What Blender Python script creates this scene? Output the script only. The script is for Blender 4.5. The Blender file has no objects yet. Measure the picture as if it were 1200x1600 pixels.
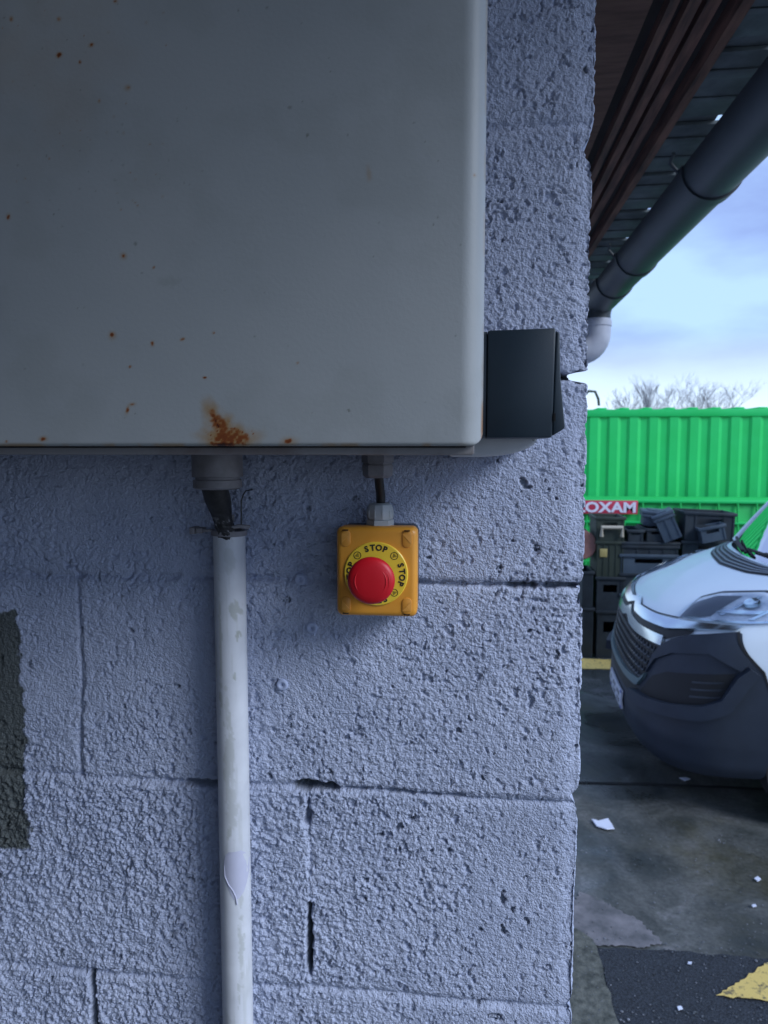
import bpy, bmesh, math, random
import numpy as np
from mathutils import Vector, Matrix, noise as mnoise

SC = bpy.context.scene
COL = SC.collection
R = math.radians
PI = math.pi

# ------------------------------------------------------------------ camera
F = 1155.0                                   # focal length in pixels of a 1200 x 1600 frame
CAMP = Vector((0.0, -0.73, 2.05))
PITCH, YAW = math.atan(100.0 / F), math.atan(0.1122)
cam_d = bpy.data.cameras.new('camera'); cam = bpy.data.objects.new('camera', cam_d); COL.objects.link(cam)
cam.location = CAMP
cam.rotation_euler = (PI / 2 - PITCH, 0, YAW)
cam_d.sensor_fit = 'VERTICAL'; cam_d.sensor_height = 36.0; cam_d.lens = F / 1600.0 * 36.0
cam_d.clip_start = 0.02; cam_d.clip_end = 2000
cam_d.dof.use_dof = True; cam_d.dof.focus_distance = 0.72; cam_d.dof.aperture_fstop = 13.0
SC.camera = cam

# ------------------------------------------------------------------ world
SUN_EL, SUN_AZ = 35.0, 60.0                 # azimuth measured from -Y (behind camera) towards +X
world = bpy.data.worlds.new('World'); SC.world = world; world.use_nodes = True
wn = world.node_tree; wn.nodes.clear()
def wnode(t, **k):
    n = wn.nodes.new(t)
    for a, b in k.items(): setattr(n, a, b)
    return n
sky = wnode('ShaderNodeTexSky', sky_type='NISHITA', sun_disc=False)
sdir = Vector((math.sin(R(SUN_AZ)) * math.cos(R(SUN_EL)), -math.cos(R(SUN_AZ)) * math.cos(R(SUN_EL)), math.sin(R(SUN_EL))))
sky.sun_elevation = R(SUN_EL); sky.sun_rotation = math.atan2(sdir.x, sdir.y)
sky.air_density = 1.0; sky.dust_density = 0.6; sky.ozone_density = 1.2
tc = wnode('ShaderNodeTexCoord')
mp = wnode('ShaderNodeMapping'); mp.inputs['Scale'].default_value = (1.0, 1.0, 3.2)
mp.inputs['Location'].default_value = (0.35, 0.2, 0.1)
nz = wnode('ShaderNodeTexNoise'); nz.inputs['Scale'].default_value = 2.6; nz.inputs['Detail'].default_value = 6; nz.inputs['Roughness'].default_value = 0.5
cr = wnode('ShaderNodeValToRGB')
cr.color_ramp.elements[0].position = 0.40; cr.color_ramp.elements[0].color = (2.9, 4.1, 8.0, 1)
cr.color_ramp.elements[1].position = 0.60; cr.color_ramp.elements[1].color = (4.9, 7.3, 11.6, 1)
sep = wnode('ShaderNodeSeparateXYZ')
hr = wnode('ShaderNodeValToRGB')
hr.color_ramp.elements[0].position = 0.03; hr.color_ramp.elements[0].color = (1, 1, 1, 1)
hr.color_ramp.elements[1].position = 0.14; hr.color_ramp.elements[1].color = (0, 0, 0, 1)
mixc = wnode('ShaderNodeMixRGB'); mixc.inputs['Fac'].default_value = 0.85
hz = wnode('ShaderNodeMixRGB'); hz.inputs['Color2'].default_value = (8.2, 9.8, 11.8, 1)
bg = wnode('ShaderNodeBackground'); bg.inputs['Strength'].default_value = 0.065
wo = wnode('ShaderNodeOutputWorld')
L = wn.links.new
L(tc.outputs['Generated'], mp.inputs['Vector']); L(mp.outputs[0], nz.inputs['Vector']); L(nz.outputs['Fac'], cr.inputs['Fac'])
L(sky.outputs[0], mixc.inputs['Color1']); L(cr.outputs[0], mixc.inputs['Color2'])
L(tc.outputs['Generated'], sep.inputs[0]); L(sep.outputs['Z'], hr.inputs['Fac']); L(hr.outputs[0], hz.inputs['Fac'])
L(mixc.outputs[0], hz.inputs['Color1']); L(hz.outputs[0], bg.inputs['Color']); L(bg.outputs[0], wo.inputs[0])

sun_d = bpy.data.lights.new('sun', 'SUN'); sun = bpy.data.objects.new('sun', sun_d); COL.objects.link(sun)
sun_d.energy = 1.5; sun_d.angle = R(28); sun_d.color = (0.84, 0.90, 1.0)
sun.rotation_euler = (-sdir).to_track_quat('-Z', 'Y').to_euler()

SC.view_settings.view_transform = 'Standard'; SC.view_settings.look = 'None'
SC.view_settings.exposure = 0.92; SC.view_settings.gamma = 1.0
SC.render.engine = 'CYCLES'
SC.cycles.max_bounces = 8; SC.cycles.diffuse_bounces = 4

# ------------------------------------------------------------------ pixel -> world rays (in 1200 x 1600 photo pixels)
_M = cam.rotation_euler.to_matrix()
def ray(px, py):
    return _M @ Vector(((px - 600) / F, -(py - 800) / F, -1.0))
def W(px, py, y=0.0):
    d = ray(px, py); t = (y - CAMP.y) / d.y
    return CAMP + d * t
def G(px, py, z=0.0):
    d = ray(px, py); t = (z - CAMP.z) / d.z
    return CAMP + d * t

# ------------------------------------------------------------------ noise
def _h(ix, iy, seed):
    ix = ix.astype(np.int64); iy = iy.astype(np.int64)
    n = (ix * 374761393 + iy * 668265263 + seed * 1274126177) & 0xffffffff
    n = ((n ^ (n >> 13)) * 1274126177) & 0xffffffff
    n = n ^ (n >> 16)
    return (n & 0xffffff) / float(0xffffff)
def vn(x, y, seed=0):
    fx = np.floor(x); fy = np.floor(y); u = x - fx; v = y - fy
    u = u * u * u * (u * (u * 6 - 15) + 10); v = v * v * v * (v * (v * 6 - 15) + 10)
    a = _h(fx, fy, seed); b = _h(fx + 1, fy, seed); c = _h(fx, fy + 1, seed); d = _h(fx + 1, fy + 1, seed)
    return (a * (1 - u) + b * u) * (1 - v) + (c * (1 - u) + d * u) * v
def fbm(x, y, seed=0, o=4, g=0.5):
    t = 0; a = 1; s = 0
    for i in range(o):
        t = t + a * vn(x * 2 ** i + 17.3 * i, y * 2 ** i - 9.1 * i, seed + i); s += a; a *= g
    return t / s
def worley(x, y, seed=0):
    fx = np.floor(x); fy = np.floor(y)
    f1 = np.full(x.shape, 9.0); f2 = np.full(x.shape, 9.0); idn = np.zeros(x.shape)
    for dx in (-1, 0, 1):
        for dy in (-1, 0, 1):
            cx = fx + dx; cy = fy + dy
            px = cx + _h(cx, cy, seed); py = cy + _h(cx, cy, seed + 71)
            d = np.hypot(x - px, y - py)
            m = d < f1
            f2 = np.where(m, f1, np.minimum(f2, d)); idn = np.where(m, _h(cx, cy, seed + 33), idn); f1 = np.where(m, d, f1)
    return f1, f2, idn
def sstep(a, b, x):
    t = np.clip((x - a) / (b - a), 0, 1); return t * t * (3 - 2 * t)

# ------------------------------------------------------------------ materials
def mat(name, c1, c2=None, rough=0.6, metal=0.0, scale=20.0, detail=6, lo=0.35, hi=0.65, bump=0.0, bscale=200.0,
        bdist=0.001, attr=None, attr_col=None, spec=0.5, coat=0.0, rough2=None, stretch=None):
    m = bpy.data.materials.new(name); m.use_nodes = True
    nt = m.node_tree; N = nt.nodes; LK = nt.links.new; b = N['Principled BSDF']
    tcn = N.new('ShaderNodeTexCoord')
    src = tcn.outputs['Object']
    if stretch:
        mpn = N.new('ShaderNodeMapping'); mpn.inputs['Scale'].default_value = stretch; LK(src, mpn.inputs[0]); src = mpn.outputs[0]
    b.inputs['Roughness'].default_value = rough; b.inputs['Metallic'].default_value = metal
    b.inputs['Specular IOR Level'].default_value = spec; b.inputs['Coat Weight'].default_value = coat
    b.inputs['Base Color'].default_value = (*c1, 1)
    last = None
    if c2 is not None:
        n = N.new('ShaderNodeTexNoise'); n.inputs['Scale'].default_value = scale; n.inputs['Detail'].default_value = detail
        n.inputs['Roughness'].default_value = 0.6
        r = N.new('ShaderNodeValToRGB'); r.color_ramp.elements[0].position = lo; r.color_ramp.elements[1].position = hi
        r.color_ramp.elements[0].color = (*c1, 1); r.color_ramp.elements[1].color = (*c2, 1)
        LK(src, n.inputs['Vector']); LK(n.outputs['Fac'], r.inputs['Fac']); LK(r.outputs[0], b.inputs['Base Color']); last = r.outputs[0]
        if rough2 is not None:
            mr = N.new('ShaderNodeMapRange'); mr.inputs['From Min'].default_value = lo; mr.inputs['From Max'].default_value = hi
            mr.inputs['To Min'].default_value = rough; mr.inputs['To Max'].default_value = rough2
            LK(n.outputs['Fac'], mr.inputs['Value']); LK(mr.outputs[0], b.inputs['Roughness'])
    if attr:
        a = N.new('ShaderNodeAttribute'); a.attribute_name = attr
        mx = N.new('ShaderNodeMixRGB'); LK(a.outputs['Fac'], mx.inputs['Fac'])
        if last is None: mx.inputs['Color1'].default_value = (*c1, 1)
        else: LK(last, mx.inputs['Color1'])
        mx.inputs['Color2'].default_value = (*attr_col, 1)
        LK(mx.outputs[0], b.inputs['Base Color'])
    if bump:
        n2 = N.new('ShaderNodeTexNoise'); n2.inputs['Scale'].default_value = bscale; n2.inputs['Detail'].default_value = 5
        bp = N.new('ShaderNodeBump'); bp.inputs['Strength'].default_value = bump; bp.inputs['Distance'].default_value = bdist
        LK(tcn.outputs['Object'], n2.inputs['Vector']); LK(n2.outputs['Fac'], bp.inputs['Height']); LK(bp.outputs[0], b.inputs['Normal'])
    return m

M = {}
M['wall'] = mat('wall_paint', (0.435, 0.485, 0.635), (0.515, 0.565, 0.72), rough=0.75, scale=14, attr='bare', attr_col=(0.115, 0.130, 0.130),
                bump=0.9, bscale=520, bdist=0.0030, spec=0.25)
M['white_pvc'] = mat('white_pvc', (0.60, 0.62, 0.66), (0.68, 0.70, 0.74), rough=0.38, scale=30, attr='stain', attr_col=(0.33, 0.35, 0.30))
M['down_pvc'] = mat('downpipe_pvc', (0.34, 0.36, 0.42), (0.42, 0.44, 0.50), rough=0.45, scale=12)
M['grey_pvc'] = mat('grey_pvc', (0.42, 0.46, 0.47), (0.47, 0.50, 0.52), rough=0.42, scale=60, bump=0.1, bscale=600)
M['dark_pvc'] = mat('dark_grey_pvc', (0.19, 0.18, 0.19), (0.27, 0.26, 0.28), rough=0.55, scale=50)  # darker grey plastic for cabinet glands and pipe clamp
M['rubber'] = mat('black_rubber', (0.012, 0.012, 0.013), (0.03, 0.03, 0.032), rough=0.5, scale=120, attr='stain', attr_col=(0.35, 0.35, 0.38))
M['cable'] = mat('cable_sheath', (0.014, 0.014, 0.012), (0.022, 0.02, 0.018), rough=0.45, scale=90)
M['cabinet'] = None
M['amber'] = mat('amber_plastic', (0.78, 0.33, 0.035), (0.82, 0.36, 0.045), rough=0.36, scale=25, bump=0.05, bscale=900)
M['amber_cap'] = mat('amber_cap', (0.74, 0.32, 0.045), rough=0.4)
M['amber_glint'] = mat('amber_highlight', (0.80, 0.37, 0.07), rough=0.3)  # paler amber, a highlight painted onto the screw caps
M['yellow'] = mat('yellow_label', (0.92, 0.64, 0.05), (0.95, 0.68, 0.06), rough=0.32, scale=30)
M['red'] = mat('red_plastic', (0.60, 0.006, 0.014), (0.64, 0.008, 0.018), rough=0.42, scale=40, bump=0.04, bscale=900)
M['ink'] = mat('black_ink', (0.02, 0.02, 0.015), rough=0.5)
M['black_plastic'] = mat('black_plastic', (0.010, 0.022, 0.034), (0.013, 0.027, 0.040), rough=0.42, scale=20, bump=0.08, bscale=900)
M['slot'] = mat('dark_slot', (0.003, 0.003, 0.003), rough=0.9)
M['gutter'] = mat('gutter_pvc', (0.022, 0.030, 0.036), (0.034, 0.044, 0.050), rough=0.5, scale=6)
M['brown'] = mat('brown_boards', (0.040, 0.020, 0.015), (0.19, 0.090, 0.062), rough=0.7, scale=3.5, stretch=(12, 1.2, 12), bump=0.3, bscale=60)
M['plank'] = mat('soffit_board', (0.085, 0.038, 0.026), (0.15, 0.075, 0.052), rough=0.75, scale=5, stretch=(1.5, 9, 1.5), bump=0.3, bscale=60)
M['tile'] = mat('roof_sheet', (0.05, 0.062, 0.066), (0.12, 0.145, 0.15), rough=0.8, scale=7, lo=0.3, hi=0.6, bump=0.2, bscale=60)
M['roofdeck'] = mat('roof_deck', (0.015, 0.012, 0.011), (0.03, 0.022, 0.02), rough=0.9, scale=4)
M['green'] = mat('container_green', (0.004, 0.52, 0.105), (0.010, 0.56, 0.13), rough=0.5, scale=2.5)
M['green_dark'] = mat('skip_green', (0.006, 0.46, 0.08), (0.010, 0.50, 0.10), rough=0.55, scale=3)
M['sign_red'] = mat('sign_red', (0.50, 0.03, 0.07), rough=0.5)
M['sign_white'] = mat('sign_white', (0.72, 0.70, 0.80), rough=0.5)
M['crate'] = mat('crate_grey', (0.010, 0.016, 0.022), (0.020, 0.030, 0.040), rough=0.6, scale=8)
M['crate_blue'] = mat('crate_slate', (0.040, 0.062, 0.090), (0.055, 0.080, 0.11), rough=0.6, scale=8)
M['crate_green'] = mat('crate_olive', (0.020, 0.030, 0.020), (0.03, 0.042, 0.03), rough=0.6, scale=8)
M['cream'] = mat('cream_handle', (0.42, 0.38, 0.30), rough=0.5)
M['tag'] = mat('yellow_tag', (0.35, 0.28, 0.10), rough=0.6)
M['rustlid'] = mat('rust_lid', (0.22, 0.10, 0.08), (0.30, 0.14, 0.12), rough=0.6, scale=12)
M['van_white'] = mat('van_paint', (0.66, 0.74, 0.80), (0.68, 0.76, 0.82), rough=0.42, scale=3, coat=0.25)
M['van_black'] = mat('bumper_plastic', (0.010, 0.017, 0.030), (0.015, 0.024, 0.041), rough=0.55, scale=6, bump=0.05, bscale=400)
M['van_dark'] = mat('van_dark', (0.004, 0.005, 0.007), rough=0.6)
M['chrome'] = mat('chrome', (0.62, 0.70, 0.74), rough=0.18, metal=1.0)
M['seal'] = mat('seal', (0.006, 0.007, 0.009), rough=0.7)
M['tyre'] = mat('tyre', (0.008, 0.008, 0.009), (0.014, 0.014, 0.015), rough=0.85, scale=30)
M['plate'] = mat('plate_white', (0.55, 0.58, 0.66), rough=0.4)
M['plate_blue'] = mat('plate_blue', (0.02, 0.05, 0.35), rough=0.4)
M['reflector'] = mat('lamp_reflector', (0.84, 0.88, 0.92), (0.55, 0.61, 0.68), rough=0.35, metal=0.1, scale=9, lo=.42, hi=.58, stretch=(1, 1, 3))
M['bark'] = mat('bark', (0.20, 0.20, 0.21), (0.26, 0.26, 0.27), rough=0.9, scale=3)
M['bit'] = mat('white_litter', (0.62, 0.66, 0.78), rough=0.7)
M['plugm'] = mat('painted_plug', (0.40, 0.46, 0.63), (0.45, 0.51, 0.69), rough=0.6, scale=60)

def glass(name, tint, rough=0.02, ior=1.5):
    m = bpy.data.materials.new(name); m.use_nodes = True; nt = m.node_tree; N = nt.nodes; N.clear()
    o = N.new('ShaderNodeOutputMaterial'); t = N.new('ShaderNodeBsdfTransparent'); g = N.new('ShaderNodeBsdfGlossy')
    t.inputs['Color'].default_value = (*tint, 1); g.inputs['Roughness'].default_value = rough
    fr = N.new('ShaderNodeFresnel'); fr.inputs['IOR'].default_value = ior
    mx = N.new('ShaderNodeMixShader'); nt.links.new(fr.outputs[0], mx.inputs[0]); nt.links.new(t.outputs[0], mx.inputs[1]); nt.links.new(g.outputs[0], mx.inputs[2])
    nt.links.new(mx.outputs[0], o.inputs[0]); return m
M['glass'] = glass('window_glass', (0.72, 0.80, 0.84))
M['lens'] = glass('lamp_lens', (0.95, 0.97, 1.0), 0.03, 1.22)

# ------------------------------------------------------------------ object helpers
def tag(o, label=None, cat=None, group=None, kind=None):
    if label: o['label'] = label
    if cat: o['category'] = cat
    if group: o['group'] = group
    if kind: o['kind'] = kind
    return o
def empty(name, loc=(0, 0, 0), rot=(0, 0, 0), label=None, cat=None, group=None):
    o = bpy.data.objects.new(name, None); COL.objects.link(o); o.location = loc; o.rotation_euler = rot
    o.empty_display_size = 0.05
    return tag(o, label, cat, group)
def link(name, me, m, parent=None, smooth=None):
    o = bpy.data.objects.new(name, me); COL.objects.link(o)
    if m is not None: me.materials.append(m)
    if smooth is not None:
        me.polygons.foreach_set('use_smooth', [True] * len(me.polygons))
        if smooth < 180: 
            try: me.set_sharp_from_angle(angle=R(smooth))
            except Exception: pass
    if parent is not None: o.parent = parent
    return o
class MB:
    def __init__(s): s.bm = bmesh.new()
    def box(s, lo, hi, bev=0.0, seg=2, mtx=None, taper=None):
        lo = Vector(lo); hi = Vector(hi); c = (lo + hi) / 2; d = hi - lo
        t = bmesh.new(); bmesh.ops.create_cube(t, size=1.0)
        for v in t.verts:
            v.co = Vector((v.co.x * d.x, v.co.y * d.y, v.co.z * d.z))
            if taper: taper(v.co)
            v.co += c
        if bev > 0: bmesh.ops.bevel(t, geom=list(t.edges), offset=bev, segments=seg, profile=0.5, affect='EDGES')
        if mtx is not None: bmesh.ops.transform(t, matrix=mtx, verts=t.verts)
        s._merge(t); return s
    def _merge(s, t):
        me = bpy.data.meshes.new('tmp'); t.to_mesh(me); t.free(); s.bm.from_mesh(me); bpy.data.meshes.remove(me)
    def lathe(s, prof, n=48, mtx=None, caps=True):
        t = bmesh.new(); rings = []
        for (r, z) in prof:
            if r < 1e-6: rings.append([t.verts.new((0, 0, z))])
            else: rings.append([t.verts.new((r * math.cos(2 * PI * i / n), r * math.sin(2 * PI * i / n), z)) for i in range(n)])
        for a, b in zip(rings, rings[1:]):
            if len(a) == 1 and len(b) == 1: continue
            for i in range(n):
                j = (i + 1) % n
                if len(a) == 1: t.faces.new((a[0], b[j], b[i]))
                elif len(b) == 1: t.faces.new((a[i], a[j], b[0]))
                else: t.faces.new((a[i], a[j], b[j], b[i]))
        if caps:
            if len(rings[0]) > 1: t.faces.new(list(reversed(rings[0])))
            if len(rings[-1]) > 1: t.faces.new(rings[-1])
        bmesh.ops.recalc_face_normals(t, faces=t.faces)
        if mtx is not None: bmesh.ops.transform(t, matrix=mtx, verts=t.verts)
        s._merge(t); return s
    def prism(s, pts, y0, y1, bev=0.0, seg=2, mtx=None):      # outline in XZ, extruded along Y
        t = bmesh.new()
        a = [t.verts.new((x, y0, z)) for x, z in pts]; f = t.faces.new(a)
        r = bmesh.ops.extrude_face_region(t, geom=[f])
        for v in [g for g in r['geom'] if isinstance(g, bmesh.types.BMVert)]: v.co.y = y1
        bmesh.ops.recalc_face_normals(t, faces=t.faces)
        if bev > 0: bmesh.ops.bevel(t, geom=list(t.edges), offset=bev, segments=seg, profile=0.5, affect='EDGES')
        if mtx is not None: bmesh.ops.transform(t, matrix=mtx, verts=t.verts)
        s._merge(t); return s
    def tube(s, pts, r, n=16, caps=True):
        pts = [Vector(p) for p in pts]
        rs = r if isinstance(r, (list, tuple)) else [r] * len(pts)
        t = bmesh.new(); rings = []; up = Vector((0.0123, 0.997, 0.07))
        for i, p in enumerate(pts):
            d = (pts[min(i + 1, len(pts) - 1)] - pts[max(i - 1, 0)]).normalized()
            u = up - d * up.dot(d)
            if u.length < 1e-3: u = Vector((1, 0, 0)) - d * d.x
            u.normalize(); v = d.cross(u); up = u
            rings.append([t.verts.new(p + (u * math.cos(2 * PI * k / n) + v * math.sin(2 * PI * k / n)) * rs[i]) for k in range(n)])
        for a, b in zip(rings, rings[1:]):
            for k in range(n): t.faces.new((a[k], a[(k + 1) % n], b[(k + 1) % n], b[k]))
        if caps: t.faces.new(list(reversed(rings[0]))); t.faces.new(rings[-1])
        bmesh.ops.recalc_face_normals(t, faces=t.faces)
        s._merge(t); return s
    def poly(s, pts, h=None):
        vs = [s.bm.verts.new(p) for p in pts]; s.bm.faces.new(vs); return s
    def build(s, name, m, parent=None, smooth=35, xf=None):
        if xf is not None: bmesh.ops.transform(s.bm, matrix=xf, verts=s.bm.verts)
        me = bpy.data.meshes.new(name); s.bm.to_mesh(me); s.bm.free()
        return link(name, me, m, parent, smooth)
def grid_mesh(name, P, wrap=False):
    """P: (ny, nx, 3) array -> quad mesh"""
    ny, nx = P.shape[:2]
    me = bpy.data.meshes.new(name)
    me.vertices.add(ny * nx); me.vertices.foreach_set('co', P.reshape(-1).astype(np.float32))
    i, j = np.meshgrid(np.arange(nx - 1), np.arange(ny - 1)); a = (j * nx + i).ravel()
    q = np.stack([a, a + 1, a + 1 + nx, a + nx], 1).astype(np.int32)
    nf = len(q)
    me.loops.add(nf * 4); me.loops.foreach_set('vertex_index', q.ravel())
    me.polygons.add(nf); me.polygons.foreach_set('loop_start', np.arange(0, nf * 4, 4, dtype=np.int32)); me.polygons.foreach_set('loop_total', np.full(nf, 4, dtype=np.int32))
    me.polygons.foreach_set('use_smooth', np.ones(nf, dtype=bool))
    me.update(calc_edges=True); return me
def set_attr(me, name, arr):
    a = me.attributes.new(name, 'FLOAT', 'POINT'); a.data.foreach_set('value', np.asarray(arr, dtype=np.float32).ravel())

# ================================================================== SETTING: ground
def ground_material():
    m = bpy.data.materials.new('yard_concrete'); m.use_nodes = True; nt = m.node_tree; N = nt.nodes; LK = nt.links.new; b = N['Principled BSDF']
    tcn = N.new('ShaderNodeTexCoord'); src = tcn.outputs['Object']
    def noi(sc, det=6, ro=0.6, dis=0.0):
        n = N.new('ShaderNodeTexNoise'); n.inputs['Scale'].default_value = sc; n.inputs['Detail'].default_value = det
        n.inputs['Roughness'].default_value = ro; n.inputs['Distortion'].default_value = dis; LK(src, n.inputs['Vector']); return n.outputs['Fac']
    def ramp(f, *st):
        r = N.new('ShaderNodeValToRGB'); e = r.color_ramp.elements
        while len(e) < len(st): e.new(0.5)
        for k, (p, c) in enumerate(st): e[k].position = p; e[k].color = (*c, 1)
        LK(f, r.inputs['Fac']); return r.outputs[0]
    base = ramp(noi(1.6, 8, 0.65, 0.6), (0.28, (0.018, 0.026, 0.028)), (0.45, (0.052, 0.058, 0.055)), (0.56, (0.10, 0.105, 0.10)), (0.70, (0.20, 0.195, 0.205)))
    moss = ramp(noi(1.1, 5, 0.6, 0.3), (0.54, (0, 0, 0)), (0.70, (0.8, 0.8, 0.8)))
    mx = N.new('ShaderNodeMixRGB'); LK(moss, mx.inputs['Fac']); LK(base, mx.inputs['Color1']); mx.inputs['Color2'].default_value = (0.055, 0.052, 0.025, 1)
    grit = ramp(noi(45, 6, 0.7), (0.35, (0.55, 0.55, 0.55)), (0.65, (1.25, 1.25, 1.25)))
    mu = N.new('ShaderNodeMixRGB'); mu.blend_type = 'MULTIPLY'; mu.inputs['Fac'].default_value = 0.8; LK(mx.outputs[0], mu.inputs['Color1']); LK(grit, mu.inputs['Color2'])
    LK(mu.outputs[0], b.inputs['Base Color'])
    wet = noi(1.3, 4, 0.55, 0.8)
    mr = N.new('ShaderNodeMapRange'); mr.inputs['From Min'].default_value = 0.40; mr.inputs['From Max'].default_value = 0.56
    mr.inputs['To Min'].default_value = 0.22; mr.inputs['To Max'].default_value = 0.75; LK(wet, mr.inputs['Value']); LK(mr.outputs[0], b.inputs['Roughness'])
    bp = N.new('ShaderNodeBump'); bp.inputs['Strength'].default_value = 0.25; bp.inputs['Distance'].default_value = 0.0012
    LK(noi(70, 5, 0.7), bp.inputs['Height']); LK(bp.outputs[0], b.inputs['Normal'])
    return m
def asphalt_material(name, c1, c2, stones=True):
    m = mat(name, c1, c2, rough=0.7, scale=160, detail=4, lo=0.4, hi=0.62, bump=0.9, bscale=170, bdist=0.006)
    return m
M['concrete'] = ground_material()
M['asphalt'] = asphalt_material('asphalt', (0.006, 0.008, 0.012), (0.034, 0.042, 0.054))
M['old_concrete'] = mat('old_concrete', (0.040, 0.045, 0.038), (0.13, 0.135, 0.115), rough=0.85, scale=28, detail=8, bump=0.8, bscale=60, bdist=0.01)
M['road_yellow'] = mat('road_yellow', (0.16, 0.13, 0.07), (0.64, 0.47, 0.14), rough=0.7, scale=40, detail=9, lo=0.34, hi=0.47, bump=0.7, bscale=160, bdist=0.004)
M['pale'] = mat('pale_concrete', (0.075, 0.078, 0.082), (0.20, 0.19, 0.20), rough=0.7, scale=9, detail=8, bump=0.5, bscale=80, bdist=0.004)

me = bpy.data.meshes.new('ground'); me.from_pydata([(-400, -400, 0), (600, -400, 0), (600, 900, 0), (-400, 900, 0)], [], [(0, 1, 2, 3)])
tag(link('ground', me, M['concrete']), kind='structure')

def ground_patch(name, pix, z, m, jag=0.006, step=0.04, seed=1, kind='structure'):
    """thin sheet on the ground whose outline is walked with a small random wander"""
    rnd = random.Random(seed); pts = [G(x, y, 0) if not isinstance(x, Vector) else x for x, y in pix]; out = []
    for a, b in zip(pts, pts[1:] + pts[:1]):
        n = min(80, max(1, int((b - a).length / step)))
        nrm = Vector((-(b - a).y, (b - a).x, 0)).normalized()
        for k in range(n):
            p = a.lerp(b, k / n)
            if k: p = p + nrm * rnd.uniform(-jag, jag)
            out.append((p.x, p.y, z))
    me = bpy.data.meshes.new(name); me.from_pydata(out, [], [tuple(range(len(out)))])
    bm = bmesh.new(); bm.from_mesh(me); bmesh.ops.recalc_face_normals(bm, faces=bm.faces)
    if bm.faces[:][0].normal.z < 0: bmesh.ops.reverse_faces(bm, faces=bm.faces)
    bmesh.ops.triangulate(bm, faces=bm.faces); bm.to_mesh(me); bm.free()
    return tag(link(name, me, m), kind=kind)
ground_patch('asphalt', [(932, 1482), (1060, 1487), (1200, 1499), (1500, 1520), (1900, 1900), (1000, 1720)], 0.004, M['asphalt'], 0.008)
ground_patch('concrete_strip', [(880, 1440), (926, 1470), (932, 1481), (965, 1598), (1003, 1730), (860, 1730)], 0.008, M['old_concrete'], 0.006, seed=3)
ground_patch('pale_concrete', [(905, 1395), (945, 1412), (1000, 1440), (1035, 1475), (1000, 1482), (932, 1479), (880, 1450)], 0.006, M['pale'], 0.009, 0.012, seed=5)
ground_patch('road_marking', [(1118, 1560), (1200, 1508), (1330, 1425), (1420, 1520), (1300, 1576), (1200, 1569)], 0.012, M['road_yellow'], 0.006, 0.015, seed=7)
ground_patch('road_marking', [(780, 1026), (1100, 1035), (1100, 1050), (780, 1042)], 0.004, M['road_yellow'], 0.01, seed=9)

M['joint'] = mat('ground_joint', (0.006, 0.007, 0.008), rough=0.9)
ground_patch('ground_joint', [(880, 1222), (1010, 1224), (1200, 1232), (1200, 1236), (1010, 1227), (880, 1225)], 0.004, M['joint'], 0.004, 0.05, seed=11)
# ================================================================== BUILDING
ZC = CAMP.z
corner = W(920, 700, 0.0).x
XC = corner
zj = [ZC + 0.300, W(900, 588).z, W(600, 909).z, W(600, 1238).z, W(600, 1556).z]
CH = 0.2105
courses = [zj[4] - CH * k for k in range(9, 0, -1)] + zj[::-1] + [zj[0] + CH * k for k in range(1, 4)]
courses = sorted(courses)
xv_long = W(132, 1060).x      # joint of the long-block courses
xv_half = W(490, 1400).x
bld = empty('block_building', (XC, 2.0, 0), label='pale painted concrete block building whose corner, eave and brown soffit fill the frame', cat='building')

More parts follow.
